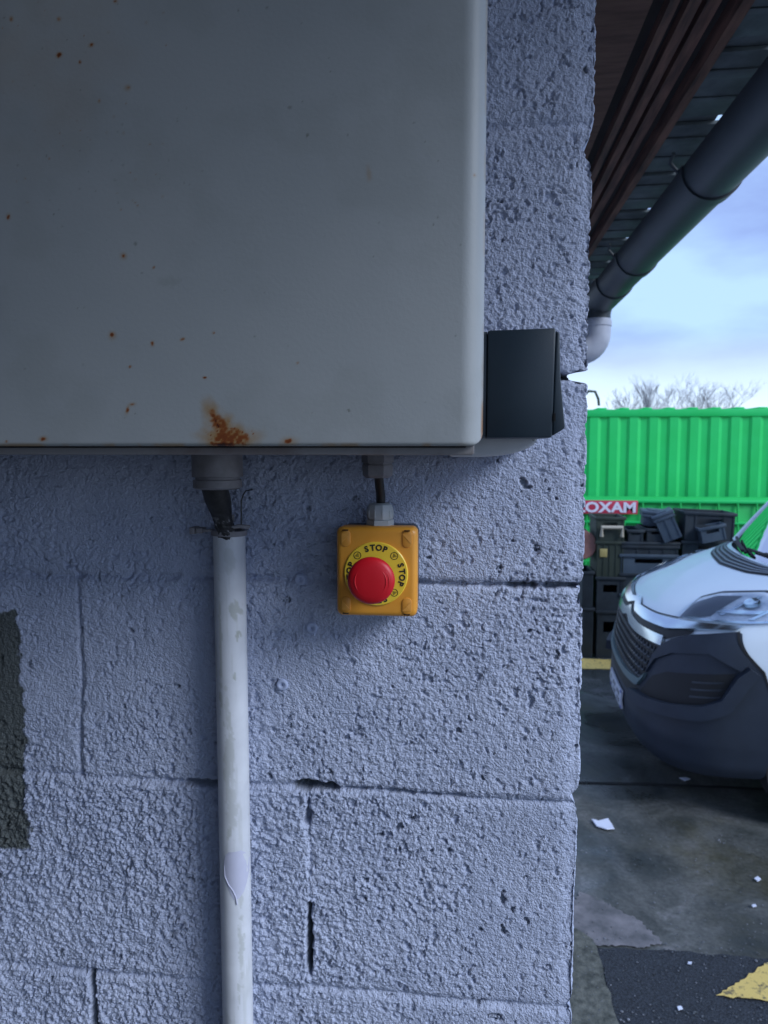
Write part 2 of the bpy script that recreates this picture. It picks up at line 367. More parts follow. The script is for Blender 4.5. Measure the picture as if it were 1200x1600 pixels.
def wall_mesh():
    D = 0.00108
    def ramp_out(start, stop, first):
        o = []; x = start; s = first
        while x < stop: s *= 1.25; x += s; o.append(min(x, stop))
        return o
    xl = -0.53 - XC
    dense = list(np.arange(xl, 0.0, D))
    left = [-v for v in ramp_out(-xl, 3.2, D)][::-1]
    side = list(np.arange(0.0, 0.07, D)) + ramp_out(0.07, 4.6, D)
    a = np.array(left + dense + side)
    zd0, zd1 = ZC - 0.645, ZC + 0.50
    zz = [zd0 - v for v in ramp_out(0, zd0 - (-0.02), D)][::-1] + list(np.arange(zd0, zd1, D)) + [zd1 + v for v in ramp_out(0, 0.42, D)]
    z = np.array(zz)
    A, Z = np.meshgrid(a, z)
    X = A + XC
    h = np.zeros_like(A)
    # course index and joints
    cz = np.array(courses); wob = (fbm(A * 9, Z * 0 + 3, 5, 3) - 0.5) * 0.008
    Zw = Z + wob
    idx = np.clip(np.searchsorted(cz, Zw), 0, len(cz))
    dz = np.min(np.abs(Zw[..., None] - cz[None, None, :]), axis=2) if False else None
    lowj = np.where(idx > 0, cz[np.clip(idx - 1, 0, len(cz) - 1)], -9); upj = np.where(idx < len(cz), cz[np.clip(idx, 0, len(cz) - 1)], 9)
    dz = np.minimum(np.abs(Zw - lowj), np.abs(Zw - upj))
    nearz = np.where(np.abs(Zw - lowj) < np.abs(Zw - upj), lowj, upj)
    # blocks: courses alternate; index of the joint at zj[3] -> course above (zj[3]..zj[2]) is long
    kref = courses.index(zj[3])
    par = (idx - 1 - kref) % 2          # 0 = long course
    off = np.where(par == 0, xv_long, xv_half); per = 0.495
    wx = (fbm(Z * 11, Z * 0 + 7, 9, 3) - 0.5) * 0.008
    t = (np.minimum(X, XC - 0.06) + wx - off) / per; bi = np.floor(t)
    dx = np.abs(t - np.round(t)) * per
    dx = np.where(A > -0.06, 9.0, dx)   # no head joint at the corner
    blk = _h(bi + 50, idx, 3); blk2 = _h(bi + 50, idx, 8); 
    # block face offset and slight out-of-flat
    front = A < 0.0
    h += (blk - 0.5) * 0.0030
    h += (fbm(A * 7, Z * 7, 21, 3) - 0.5) * 0.0045
    # rough / smooth character
    rough = sstep(0.40, 0.62, fbm(A * 6 + 3, Z * 6 + 1, 31, 3))
    leftness = sstep(0.02, -0.30, A + XC)       # lumpier and thicker paint to the left
    lowleft = leftness * sstep(zj[3] + 0.02, zj[3] - 0.03, Z)
    amp = 0.55 + 0.55 * rough + 0.9 * lowleft
    # aggregate: fine crusty grains, warped so that no cell reads as a circle
    def warp(x, z, amt, fr, sd): return x + (fbm(x * fr, z * fr, sd, 3) - 0.5) * amt, z + (fbm(x * fr, z * fr, sd + 6, 3) - 0.5) * amt
    wA, wZ = warp(A, Z, 0.007, 170, 41)
    f1, f2, idn = worley(wA / 0.0041, wZ / 0.0037, 5)
    f1b, f2b, idb = worley(wA / 0.0026 + 3, wZ / 0.0026, 15)
    lump = np.clip(1 - (f1 / 0.72) ** 2, 0, 1) * (idn ** 1.5)
    lump2 = np.clip(1 - (f1b / 0.75) ** 2, 0, 1) * idb
    wA2, wZ2 = warp(A, Z, 0.012, 70, 51)
    f1c, f2c, idc = worley(wA2 / 0.012, wZ2 / 0.010, 25)
    big = sstep(0.0, 0.25, f2c - f1c) * idc
    h += amp * (lump * 0.0010 + lump2 * 0.0012) + (big - 0.5) * 0.0013 * (0.10 + 1.2 * lowleft + 0.35 * leftness + 0.35 * rough)
    h += (fbm(A * 420, Z * 420, 77, 3) - 0.5) * 0.0014 * (0.5 + 0.5 * amp)
    ridge = np.abs(fbm(wA2 * 60, wZ2 * 45, 91, 3) - 0.5)
    h -= sstep(0.028, 0.0, ridge) * 0.0009 * (0.1 + leftness)
    # pits: irregular torn holes where a noise falls low, clustered
    pn = fbm(wA * 190, wZ * 190, 61, 3); cl = fbm(A * 22, Z * 22, 63, 3)
    pit = sstep(0.315 + 0.12 * (cl - 0.5) * 2, 0.23 + 0.12 * (cl - 0.5) * 2, pn)
    h -= pit * 0.0026 * (0.6 + 0.4 * rough)
    pn2 = fbm(wA * 85, wZ * 85, 67, 4); cl2 = fbm(A * 14, Z * 14, 69, 3)
    dp = sstep(0.188, 0.145, pn2 - 0.12 * (cl2 - 0.5))
    h -= dp * 0.0045
    bare = np.clip(dp * 0.7, 0, 0.5)
    fade = sstep(0.11, 0.05, A); h *= fade; bare *= fade     # coarse cells beyond: relief left to the material
    # bed joints: filled with paint in places, open elsewhere
    open_b = sstep(0.50, 0.68, fbm(A * 11 + 4, nearz * 37, 101, 3))
    j1 = np.exp(-(dz / 0.0045) ** 2)
    h -= j1 * (0.0020 + 0.002 * fbm(A * 30, Z * 5, 111, 2))
    jn = np.exp(-((dz + (fbm(A * 160, Z * 160, 44, 2) - 0.5) * 0.004) / 0.0022) ** 2)
    # explicit open stretches seen on the wall (x range, joint, half height)
    opn = np.zeros_like(A)
    def bed(zq, x0, x1, s=1.0):
        nonlocal opn
        m = (nearz == zq) * sstep(x0 - 0.01, x0, X) * sstep(x1 + 0.01, x1, X)
        opn = np.maximum(opn, m * s)
    bed(zj[3], W(470, 1240).x, W(530, 1240).x, 1.0); bed(zj[3], W(530, 1240).x, W(720, 1240).x, 0.32); bed(zj[3], W(300, 1240).x, W(345, 1240).x, 0.6)
    bed(zj[2], W(660, 916).x, W(735, 916).x, 0.22); bed(zj[2], W(735, 916).x, XC, 0.24); bed(zj[2], W(805, 916).x, W(838, 916).x, 0.75); bed(zj[2], W(862, 916).x, W(900, 916).x, 0.6)
    bed(zj[1], W(870, 588).x, XC + 1, 1.0)
    wide = 0.0016 + 0.0034 * sstep(0.35, 0.95, opn) * fbm(A * 45, Z * 3, 48, 3) * 1.6
    jo = np.exp(-((dz + (fbm(A * 120, Z * 120, 44, 2) - 0.5) * 0.005) / wide) ** 4)
    h -= jo * opn * 0.016 + jn * open_b * 0.004 * (1 - opn)
    bare = np.maximum(bare, jo * opn * 0.95)
    # head joints
    dxn = dx + (fbm(A * 120, Z * 120, 54, 2) - 0.5) * 0.006
    h -= np.exp(-((dx + (fbm(A * 200, Z * 90, 57, 3) - 0.5) * 0.004) / 0.0022) ** 2) * 0.0016 * sstep(0.3, 0.6, fbm(Z * 16, A * 0 + idx, 58, 3))
    hj = np.zeros_like(A)
    def head(xq, z0, z1, s=1.0):
        nonlocal hj
        m = (np.abs(X - xq) < 0.02) * sstep(z0 - 0.006, z0, Z) * sstep(z1 + 0.006, z1, Z); hj = np.maximum(hj, m * s)
    head(xv_half, W(490, 1520).z, W(490, 1415).z, 1.0); head(xv_half, W(490, 1285).z, W(490, 1255).z, 0.6)
    head(xv_long, ZC - 0.66, W(130, 1515).z, 1.0); head(xv_long, W(130, 1215).z, W(130, 920).z, 0.14)
    ho = np.exp(-(dxn / 0.0030) ** 4)
    h -= ho * hj * 0.016; bare = np.maximum(bare, ho * sstep(0.4, 0.9, hj) * 0.95)
    # mortar smear left of the pipe above joint 2
    sm = sstep(0.035, 0.0, np.abs(Z - (zj[2] + 0.012 * np.sin(A * 20)))) * sstep(W(330, 900).x + .02, W(330, 900).x - .02, X)
    h += sm * (0.0035 * fbm(A * 40, Z * 60, 121, 3) - 0.001) 
    h -= sm * sstep(0.035, 0.0, np.abs(fbm(A * 38, Z * 55, 131, 3) - 0.5)) * 0.003
    # unpainted patch at the left
    e = (fbm(A * 60, Z * 60, 141, 4) - 0.5) * 0.026
    u = sstep(0.0015, -0.0015, X + e - W(40, 1100).x) * sstep(0.0015, -0.0015, Z + e - W(20, 950).z) * sstep(-0.0015, 0.0015, Z + e * 0.5 - W(20, 1325).z)
    bare = np.maximum(bare, u); h -= u * 0.0006
    # corner wear
    ca = np.exp(-(A / 0.010) ** 2)
    h -= ca * (0.0035 * fbm(Z * 55, A * 20, 151, 4) + 0.0015)
    # shape: front face / rounded arris / side face
    rc = 0.004
    Lc = rc * PI / 2
    ang = np.clip((A + 0.0) / Lc, 0, 1) * (PI / 2)
    bx = np.where(A < 0, XC - rc + A, np.where(A < Lc, XC - rc + rc * np.sin(ang), XC))
    by = np.where(A < 0, 0.0, np.where(A < Lc, rc - rc * np.cos(ang), rc + (A - Lc)))
    nx_ = np.sin(ang); ny_ = -np.cos(ang)
    Xp = bx + nx_ * h; Yp = by + ny_ * h
    # notches where the bed joints meet the corner
    Yc = np.clip(Yp, 0, 0.2)
    def notch(zq, depth, half, slope, soft=1.6):
        c = zq + slope * Yc
        return depth * np.exp(-np.abs((Z - c) / half) ** soft)
    zc_ = [W(925, 232).z, W(905, 589).z, W(915, 932).z, W(905, 1246).z, W(897, 1572).z]
    lim = notch(zc_[0], 0.010, 0.010, 0.0, 1.3) + notch(zc_[1], 0.017, 0.0048, 0.085, 6) + notch(zc_[2], 0.005, 0.006, 0) + notch(zc_[3], 0.008, 0.007, 0, 1.5) + notch(zc_[4], 0.005, 0.006, 0)
    # each block's corner sits a few mm in or out
    bo = np.zeros_like(Z)
    for k, zq in enumerate(courses):
        pass
    step = (_h(idx + 0.0, idx * 0 + 4.0, 77)) * 0.003
    chip = np.clip(fbm(Z * 45, Z * 0 + 2.2, 161, 4) - 0.5, 0, 1) * 0.007 + np.clip(fbm(Z * 220, Z * 0 + 5.2, 163, 3) - 0.45, 0, 1) * 0.006
    xl_ = XC - lim - step - chip
    Xp = np.minimum(Xp, xl_)
    P = np.stack([Xp, Yp, Z], 2)
    me = grid_mesh('wall', P)
    set_attr(me, 'bare', bare)
    return me
wme = wall_mesh()
wo_ = link('wall', wme, M['wall']); wo_.parent = bld; wo_.matrix_parent_inverse = Matrix.Translation((-XC, -2.0, 0))
def adopt(o, parent):                      # keep world coordinates under a moved empty
    o.parent = parent; o.matrix_parent_inverse = Matrix.Translation(parent.location).inverted(); return o

# covered bay: its roof, plus unseen left and rear walls added to block light
def simple(name, lo, hi, m, parent=None, bev=0.0):
    b = MB(); b.box(lo, hi, bev); o = b.build(name, m)
    if parent is not None: adopt(o, parent)
    return o
M['plainwall'] = mat('added_bay_wall', (0.13, 0.13, 0.14), (0.18, 0.18, 0.19), rough=0.9, scale=5, bump=0.3, bscale=90)
simple('added_side_wall', (-3.4, -6.0, -0.02), (-3.2, 0.02, 2.98), M['plainwall'], bld)
simple('added_rear_wall', (-3.2, -6.2, -0.02), (0.10, -6.0, 2.98), M['plainwall'], bld)
zr = ZC + 0.92
simple('roof_deck', (-3.45, -6.3, zr + 0.085), (0.44, 4.8, zr + 0.12), M['roofdeck'], bld)
# soffit and eave timbers, running away from the camera
simple('soffit', (-3.2, -6.0, zr), (0.372, 4.6, zr + 0.02), M['plank'], bld)
for i, (x0, x1, dz_) in enumerate([(0.408, 0.428, 0.0), (0.449, 0.474, 0.002), (0.487, 0.516, 0.004), (0.545, 0.569, -0.02)]):
    simple('eave_batten', (x0, -6.0, zr + dz_), (x1, 4.6, zr + 0.075), M['brown'], bld)
simple('dark_gap_board', (0.3725, -6.0, zr + 0.030), (0.560, 4.6, zr + 0.0425), M['roofdeck'], bld)  # dark board added so the gaps between battens look shaded
# eave sheets: stepped, each a little short of the gutter on one side
rnd = random.Random(4)
SP = 0.41
y0 = -0.73 + 1.86 - SP * 6
for k in range(14):
    ya = y0 + SP * k
    b = MB()
    z0 = zr + 0.03
    b.box((0.5605, ya + 0.085, z0), (0.760, ya + SP + 0.004, z0 + 0.012), 0.002)
    b.box((0.5605, ya - 0.10, z0 + 0.0125), (0.715, ya + 0.16, z0 + 0.026), 0.002)
    b.box((0.5605, ya + 0.16, z0 - 0.006), (0.755, ya + 0.20, z0 - 0.001), 0.0015)
    b.box((0.5605, ya + 0.30, z0 - 0.004), (0.757, ya + 0.32, z0 - 0.001), 0.001)
    mt = Matrix.Translation((0, ya, z0)) @ Matrix.Rotation(R(-1.6), 4, 'X') @ Matrix.Translation((0, -ya, -z0))
    o = b.build('roof_tile', M['tile'], xf=mt); adopt(o, bld)

# gutter
gx, gz, gr = 0.692, ZC + 0.796, 0.083
gut = empty('gutter', (gx, 1.0, gz), label='dark grey round bottomed gutter running back along the eave', cat='gutter')
def half_round(y0, y1, r, th, name, m, a0=-8, a1=188):
    b = MB(); n = 26
    for (rr0, rr1) in [(r, r - th)]:
        bm = b.bm; rows = []
        for y in (y0, y1):
            o_ = []; i_ = []
            for k in range(n + 1):
                t = R(180 - 0 + a0 + (a1 - a0) * k / n) 
                t = R(180 + a0 + (a1 - a0) * k / n)
                o_.append(bm.verts.new((gx + rr0 * math.cos(t), y, gz + rr0 * math.sin(t))))
                i_.append(bm.verts.new((gx + rr1 * math.cos(t), y, gz + rr1 * math.sin(t))))
            rows.append((o_, i_))
        (oa, ia), (ob, ib) = rows
        for k in range(n):
            bm.faces.new((oa[k], oa[k + 1], ob[k + 1], ob[k])); bm.faces.new((ia[k + 1], ia[k], ib[k], ib[k + 1]))
            bm.faces.new((oa[k + 1], oa[k], ia[k], ia[k + 1])); bm.faces.new((ob[k], ob[k + 1], ib[k + 1], ib[k]))
        for k in (0, n): bm.faces.new((oa[k], ob[k], ib[k], ia[k]))
        bmesh.ops.recalc_face_normals(bm, faces=bm.faces)
    o = b.build(name, m, smooth=50); adopt(o, gut); return o
half_round(-3.5, 3.46, gr, 0.003, 'channel', M['gutter'])
for y in (1.55, 2.50, -1.63):
    half_round(y, y + 0.06, gr + 0.006, 0.008, 'joint_collar', M['gutter'])
    b = MB(); b.tube([(gx - gr - 0.004, y + 0.03, gz), (gx - gr - 0.03, y + 0.03, gz + 0.03), (0.58, y + 0.0, gz + 0.045)], 0.006, 8)
    adopt(b.build('bracket', M['gutter']), gut)
half_round(2.97, 3.47, gr + 0.007, 0.011, 'outlet_section', M['gutter'])
b = MB(); b.lathe([(0, 0), (gr * 0.98, 0), (gr * 0.98, 0.02), (0.05, 0.03), (0, 0.03)], 32, Matrix.Translation((gx, 3.45, gz)) @ Matrix.Rotation(R(-90), 4, 'X'))
adopt(b.build('end_cap', M['gutter']), gut)
# outlet and downpipe elbow
dpy = 3.38; dpx = W(954, 540, dpy).x - 0.074
dp = empty('downpipe', (dpx, dpy, gz - 0.1), label='pale white plastic downpipe elbow under the far end of the gutter', cat='downpipe')
b = MB(); b.tube([(dpx, dpy, gz - 0.05), (dpx, dpy, gz - 0.09), (dpx, dpy, gz - 0.13)], [0.080, 0.070, 0.070], 24)
o = b.build('outlet', M['gutter']); adopt(o, dp)
pts = [(dpx, dpy, gz - 0.115), (dpx, dpy, gz - 0.19)] + [(dpx - 0.09 * (1 - math.cos(R(a))), dpy, gz - 0.19 - 0.09 * math.sin(R(a))) for a in range(12, 85, 12)] + [(dpx - 0.40, dpy, gz - 0.29)]
b = MB(); b.tube(pts, 0.073, 28)
me_ = b.build('elbow', M['down_pvc'], smooth=60); adopt(me_, dp)
b = MB(); b.lathe([(0.073, 0), (0.077, 0.003), (0.077, 0.03), (0.073, 0.033)], 24, Matrix.Translation((dpx, dpy, gz - 0.155)), caps=False)
adopt(b.build('collar', M['down_pvc']), dp)

# ================================================================== ENCLOSURE
YF = -0.20                                     # front of the cabinet door
def cabinet_material():
    m = mat('cabinet_paint', (0.365, 0.39, 0.395), (0.405, 0.425, 0.425), rough=0.46, scale=5, detail=3, bump=0.22, bscale=330, bdist=0.0006)
    nt = m.node_tree; N = nt.nodes; LK = nt.links.new; b = N['Principled BSDF']
    src = b.inputs['Base Color'].links[0].from_socket
    a1 = N.new('ShaderNodeAttribute'); a1.attribute_name = 'halo'; a2 = N.new('ShaderNodeAttribute'); a2.attribute_name = 'rust'
    a3 = N.new('ShaderNodeAttribute'); a3.attribute_name = 'dirt'
    x = src
    for a, c in ((a3, (0.16, 0.17, 0.14)), (a1, (0.33, 0.20, 0.07))):
        mx = N.new('ShaderNodeMixRGB'); LK(a.outputs['Fac'], mx.inputs['Fac']); LK(x, mx.inputs['Color1']); mx.inputs['Color2'].default_value = (*c, 1); x = mx.outputs[0]
    rp = N.new('ShaderNodeValToRGB'); e = rp.color_ramp.elements
    e[0].position = 0; e[0].color = (0.34, 0.13, 0.025, 1); e[1].position = 1; e[1].color = (0.03, 0.008, 0.006, 1)
    k = e.new(0.6); k.color = (0.20, 0.05, 0.012, 1)
    LK(a2.outputs['Fac'], rp.inputs['Fac'])
    mr = N.new('ShaderNodeMapRange'); mr.inputs['From Min'].default_value = 0.05; mr.inputs['From Max'].default_value = 0.45; LK(a2.outputs['Fac'], mr.inputs['Value'])
    mx = N.new('ShaderNodeMixRGB'); LK(mr.outputs[0], mx.inputs['Fac']); LK(x, mx.inputs['Color1']); LK(rp.outputs[0], mx.inputs['Color2'])
    LK(mx.outputs[0], b.inputs['Base Color'])
    return m
M['cabinet'] = cabinet_material()
xr = W(757, 500, YF).x; zb = W(600, 697, YF).z
enc = empty('electrical_enclosure', (xr - 0.3, 0, zb), label='large off-white metal wall cabinet with rust spots, filling the upper left', cat='cabinet')
def door_mesh():
    D = 0.0010
    xs = np.concatenate([-np.geomspace(0.12, 1, 12)[::-1] * 0.55 + 0.0, []])
    xa = np.concatenate([np.linspace(xr - 0.80, xr - 0.37, 20, endpoint=False), np.arange(xr - 0.37, xr - 0.016, D), xr - 0.016 + 0.016 * np.sin(np.linspace(0, PI / 2, 16)) ** 0.999, [xr, xr]])
    za = np.concatenate([[zb, zb], zb + 0.003 * (1 - np.cos(np.linspace(0, PI / 2, 7))), np.arange(zb + 0.004, zb + 0.36, D), np.linspace(zb + 0.36, zb + 0.80, 20)])
    X, Z = np.meshgrid(xa, za)
    rx = 0.016; rz = 0.003
    tx = np.clip((X - (xr - rx)) / rx, 0, 1); tz = np.clip(((zb + rz) - Z) / rz, 0, 1)
    Y = YF + rx * (1 - np.sqrt(np.clip(1 - tx ** 2, 0, 1))) + rz * (1 - np.sqrt(np.clip(1 - tz ** 2, 0, 1)))
    Y[:, -1] = YF + 0.035; Y[0, :] = YF + 0.02; Y[0, -1] = YF + 0.035
    # rounded lower corner in plan of the face
    cr_ = 0.010
    ddx = X - (xr - cr_); ddz = (zb + cr_) - Z
    msk = (ddx > 0) & (ddz > 0); rr = np.hypot(ddx, ddz); sc = np.where(rr > cr_, cr_ / np.maximum(rr, 1e-6), 1)
    X = np.where(msk, (xr - cr_) + ddx * sc, X); Z = np.where(msk, (zb + cr_) - ddz * sc, Z)
    Y += (fbm(X * 9, Z * 9, 3, 3) - 0.5) * 0.0009          # tiny panel waves
    rust = np.zeros_like(X); halo = np.zeros_like(X); dirt = np.zeros_like(X)
    n1 = fbm(X * 500, Z * 500, 7, 3) - 0.5; n2 = fbm(X * 150, Z * 150, 9, 3) - 0.5
    def spot(px, py, rx_, rz_, s=1.0, ang=0, hl=1.8, hs=0.55, kind=0):
        nonlocal rust, halo, dirt
        p = W(px, py, YF); k = 0.000459
        dx = (X - p.x) / k; dz = (Z - p.z) / k
        c, s_ = math.cos(R(ang)), math.sin(R(ang))
        u = (dx * c + dz * s_) / rx_; v = (-dx * s_ + dz * c) / rz_
        d = np.hypot(u, v)
        if kind == 1: dirt = np.maximum(dirt, s * sstep(1.2, 0.3, d + n1 * 1.2)); return
        rust = np.maximum(rust, s * sstep(1.0, 0.15, d + n1 * 1.3)); halo = np.maximum(halo, hs * sstep(hl, 0.3, d + n2 * 0.9))
    for s in [(13, 339, 4, 5, 1, 0), (175, 524, 4.5, 4.5, .9, 0, 2.4), (238, 537, 3, 4, .7, 0), (193, 400, 3.4, 3.4, .6, 0, 2.6), (92, 86, 5, 4, .8, 20), (143, 70, 5, 3.5, .7, 20),
              (92, 30, 4, 3.5, .45, 0), (125, 97, 2.5, 3, .6, 0), (200, 137, 3.6, 3, .4, 0, 2.5), (320, 590, 4, 2, .9, -10), (199, 640, 3, 8, .55, -18), (206, 632, 6, 3, .55, 10),
              (67, 686, 7, 4, .8, 10), (452, 690, 9, 5, .7, 0, 2.6), (285, 530, 4, 2, .5, 20), (334, 520, 2.5, 2, .5, 0), (18, 30, 3, 4, .4, 0), (180, 2, 4, 3, .6, 0), (10, 690, 3, 2, .6, 0),
              (742, 272, 2, 3, .3, 0), (465, 567, 2.5, 2, .4, 0), (240, 418, 3, 1.8, .45, 30), (155, 158, 2, 3, .35, 0), (203, 573, 2.5, 2, .5, 0)]:
        spot(*s)
    # large rust bloom above the left gland
    spot(356, 684, 36, 17, 0.62, 0, 1.9, 0.95); spot(352, 694, 34, 7, 0.95, 0, 1.6, 0.9); spot(345, 666, 24, 17, 0.55, -45, 1.8, 0.9); spot(334, 650, 10, 20, 0.5, 25, 2.0, 0.8)
    spot(338, 660, 2.4, 20, 1.0, 25, 1.2, 0.3); spot(378, 684, 14, 9, .55, 0, 1.5, .7)
    for a in range(26):
        q = random.Random(a); spot(q.gauss(358, 16), q.gauss(682, 7), 1.8, 1.8, q.uniform(.6, 1), 0, 1.1, .2)
    spot(576, 271, 5, 14, .0, 8, 1.3, .35); spot(578, 270, 3, 10, 0, 8, 1.3, .3)
    rs = random.Random(12)
    for a in range(60):
        spot(rs.uniform(0, 740), rs.uniform(0, 690), rs.uniform(.8, 2.2), rs.uniform(.8, 2.2), rs.uniform(.3, .8), kind=1)
    for a in range(26):
        spot(rs.gauss(130, 70), rs.gauss(260, 170), rs.uniform(1, 3.5), rs.uniform(1, 3), rs.uniform(.25, .7), kind=1)
    spot(545, 641, 2.2, 3, 1.4, kind=1); spot(480, 211, 2.6, 2.6, .9, kind=1); spot(453, 168, 3, 3, .6, kind=1); spot(265, 440, 20, 9, .18, kind=1); spot(84, 335, 2, 2, 1.2, kind=1)
    # faint run-down dirt and a brownish bloom towards the upper left
    dirt = np.maximum(dirt, 0.10 * sstep(0.5, 0.75, fbm(X * 25, Z * 25, 203, 5)))
    halo = np.maximum(halo, 0.20 * sstep(0.40, 0.75, fbm(X * 14, Z * 14, 205, 5)) * sstep(W(420, 100, YF).x, W(0, 100, YF).x, X) * sstep(W(0, 420, YF).z, W(0, 60, YF).z, Z))
    for a in range(40):
        q = random.Random(500 + a); spot(q.uniform(0, 260), q.uniform(0, 330), q.uniform(1, 2.2), q.uniform(1, 2.2), q.uniform(.15, .4), 0, 2.0, .3)
    # worn lower edge and right edge
    eb = sstep(0.0035, 0.0, Z - zb); en = fbm(X * 60, Z * 10, 55, 4)
    halo = np.maximum(halo, eb * sstep(0.42, 0.62, en) * 0.75); dirt = np.maximum(dirt, eb * 0.45)
    er = sstep(xr - 0.0022, xr - 0.0004, X) * sstep(0.35, 0.6, fbm(Z * 40, X * 5, 65, 4)) ; halo = np.maximum(halo, er * (0.35 + 0.5 * sstep(0.06, 0.0, Z - zb)))
    rust = np.maximum(rust, er * sstep(0.05, 0.0, Z - zb) * 0.35)
    me = grid_mesh('door', np.stack([X, Y, Z], 2))
    set_attr(me, 'rust', np.clip(rust, 0, 1)); set_attr(me, 'halo', np.clip(halo, 0, 1)); set_attr(me, 'dirt', np.clip(dirt, 0, 1))
    return me
adopt(link('door', door_mesh(), M['cabinet']), enc)
M['cab_body'] = mat('cabinet_body', (0.22, 0.21, 0.21), (0.13, 0.09, 0.075), rough=0.6, scale=14, detail=8, lo=0.5, hi=0.75)
b = MB(); b.box((xr - 0.79, YF + 0.009, zb - 0.0066), (xr - 0.006, -0.02, zb + 0.79), 0.002); adopt(b.build('cabinet_body', M['cab_body']), enc)
b = MB(); b.box((xr - 0.785, YF + 0.006, zb - 0.0012), (xr - 0.012, YF + 0.0088, zb - 0.0001), 0.0004); adopt(b.build('door_seal', M['seal']), enc)
# glands under the cabinet
def rotm(x, y, z): return Matrix.Translation((x, y, z))
zu = zb - 0.0066
g1 = W(357, 740, -0.045)
b = MB(); b.lathe([(0.0235, 0), (0.0235, -0.021), (0.0205, -0.0215), (0.0205, -0.0235), (0.0225, -0.024), (0.0225, -0.031), (0.019, -0.0325), (0, -0.0325)], 12, rotm(g1.x - 0.002, -0.07, zu)); adopt(b.build('gland', M['dark_pvc']), enc)
g2 = W(589, 735, -0.05)
b = MB(); b.lathe([(0.015, 0), (0.015, -0.008), (0.0135, -0.0085), (0.0135, -0.0100), (0.0145, -0.0105), (0.0140, -0.020), (0.011, -0.0225), (0, -0.0225)], 6, rotm(g2.x, -0.045, zu)); adopt(b.build('gland', M['dark_pvc']), enc)

# ================================================================== CONDUIT PIPE
pt = W(358, 830, -0.022); pb = W(372, 1600, -0.022); pr = 0.0158
pipe = empty('conduit_pipe', (pt.x, -0.022, ZC - 0.62), label='vertical white plastic conduit pipe with flaking stains fixed to the block wall', cat='pipe')
def pipe_mesh():
    n = 72; zs = np.concatenate([[pt.z + 0.0], np.linspace(pt.z - 0.0005, ZC - 0.66, 420), [0.0]]); th = np.linspace(0, 2 * PI, n + 1)
    T, Z = np.meshgrid(th, zs)
    cx = pt.x + (fbm(Z * 2, Z * 0, 4, 2) - 0.5) * 0.002
    X = cx + pr * np.cos(T); Y = -0.022 + pr * np.sin(T)
    s = T * pr
    st = np.zeros_like(T)
    k = 0.000615
    def blotch(px, py, rx, rz, amt, warp=1.0, thr=1.0):
        nonlocal st
        p = W(px, py, -0.022)
        d = np.hypot((X - p.x) / (rx * k), (Z - p.z) / (rz * k)) * np.where(Y < -0.022, 1, 9)
        st = np.maximum(st, 0.75 * amt * sstep(1.05, 0.6, d + (fbm(X * 420 + 40 * Z, Z * 160 + 60 * X, 71, 5) - 0.5) * 2.2 * warp))
    for a in [(372, 950, 10, 14, .8), (377, 990, 4, 10, 1), (352, 1010, 3, 90, .55), (365, 1165, 8, 70, .55), (370, 1250, 10, 50, .45), (352, 1085, 4, 20, .7), (366, 1290, 5, 14, .7), (374, 1050, 2, 8, .9),
              (383, 1470, 4, 60, .6), (362, 1100, 4, 40, .4), (382, 1380, 3, 50, .5), (380, 1540, 3, 30, .6), (366, 870, 8, 30, .35), (362, 1200, 6, 60, .5), (360, 1580, 8, 22, .3)]:
        blotch(*a)
    st = np.maximum(st, 0.25 * sstep(0.55, 0.75, fbm(X * 300, Z * 18, 81, 4)))
    me = grid_mesh('pipe', np.stack([X, Y, Z], 2)); set_attr(me, 'stain', st); return me
adopt(link('tube', pipe_mesh(), M['white_pvc']), pipe)
b = MB(); b.lathe([(pr + 0.0002, 0.0), (pr + 0.0018, 0.0004), (pr + 0.0018, 0.0052), (pr + 0.0002, 0.0056), (pr - 0.003, 0.0056), (pr - 0.003, -0.004)], 40, Matrix.Translation((pt.x, -0.022, pt.z - 0.004)) @ Matrix.Rotation(R(1.5), 4, 'Y'), caps=False)
adopt(b.build('clamp_ring', M['dark_pvc']), pipe)
b = MB()
e0 = W(331, 827, -0.03); e1 = W(298, 829, -0.03)
b.box((e1.x, -0.034, e1.z - 0.0032), (e1.x + 0.005, -0.018, e1.z + 0.0035), 0.0006)
b.box((e1.x + 0.0062, -0.033, e1.z - 0.0024), (e1.x + 0.0125, -0.020, e1.z + 0.0028), 0.0006)
b.box((e1.x + 0.002, -0.029, e1.z - 0.0012), (e0.x + 0.003, -0.024, e1.z + 0.0012), 0.0003)
adopt(b.build('clamp_ear', M['dark_pvc']), pipe)
b = MB(); p0 = W(386, 824, -0.035)
b.tube([(pt.x + 0.004, -0.037, p0.z - 0.001), (pt.x + 0.014, -0.035, p0.z + 0.001), (p0.x, -0.03, p0.z), (p0.x - 0.004, -0.022, p0.z - 0.003)], [0.0016, 0.002, 0.0022, 0.001], 8)
adopt(b.build('clamp_screw', M['dark_pvc']), pipe)
b = MB(); w0 = W(377, 820, -0.03); w1 = W(377, 783, -0.03); w2 = W(384, 767, -0.03); w3 = W(395, 765, -0.03)
b.tube([w0, w1, w1.lerp(w2, .6) + Vector((-.0008, 0, 0)), w2, w3], 0.0007, 6); adopt(b.build('tie_wire', M['cable']), pipe)
def on_pipe(px, py, off):
    p = W(px, py, -0.036); t = math.asin(max(-1, min(1, (p.x - pt.x) / (pr + 0.0006)))); return (pt.x + (pr + off) * math.sin(t), -0.022 - (pr + off) * math.cos(t), p.z)
M['lilac'] = mat('lilac_paint', (0.50, 0.51, 0.63), (0.54, 0.55, 0.67), rough=0.5, scale=40)
prof_ = [(1330, 358, 376), (1336, 352, 381), (1350, 350, 385), (1368, 351, 385), (1384, 357, 383), (1396, 362, 380), (1404, 366, 374)]
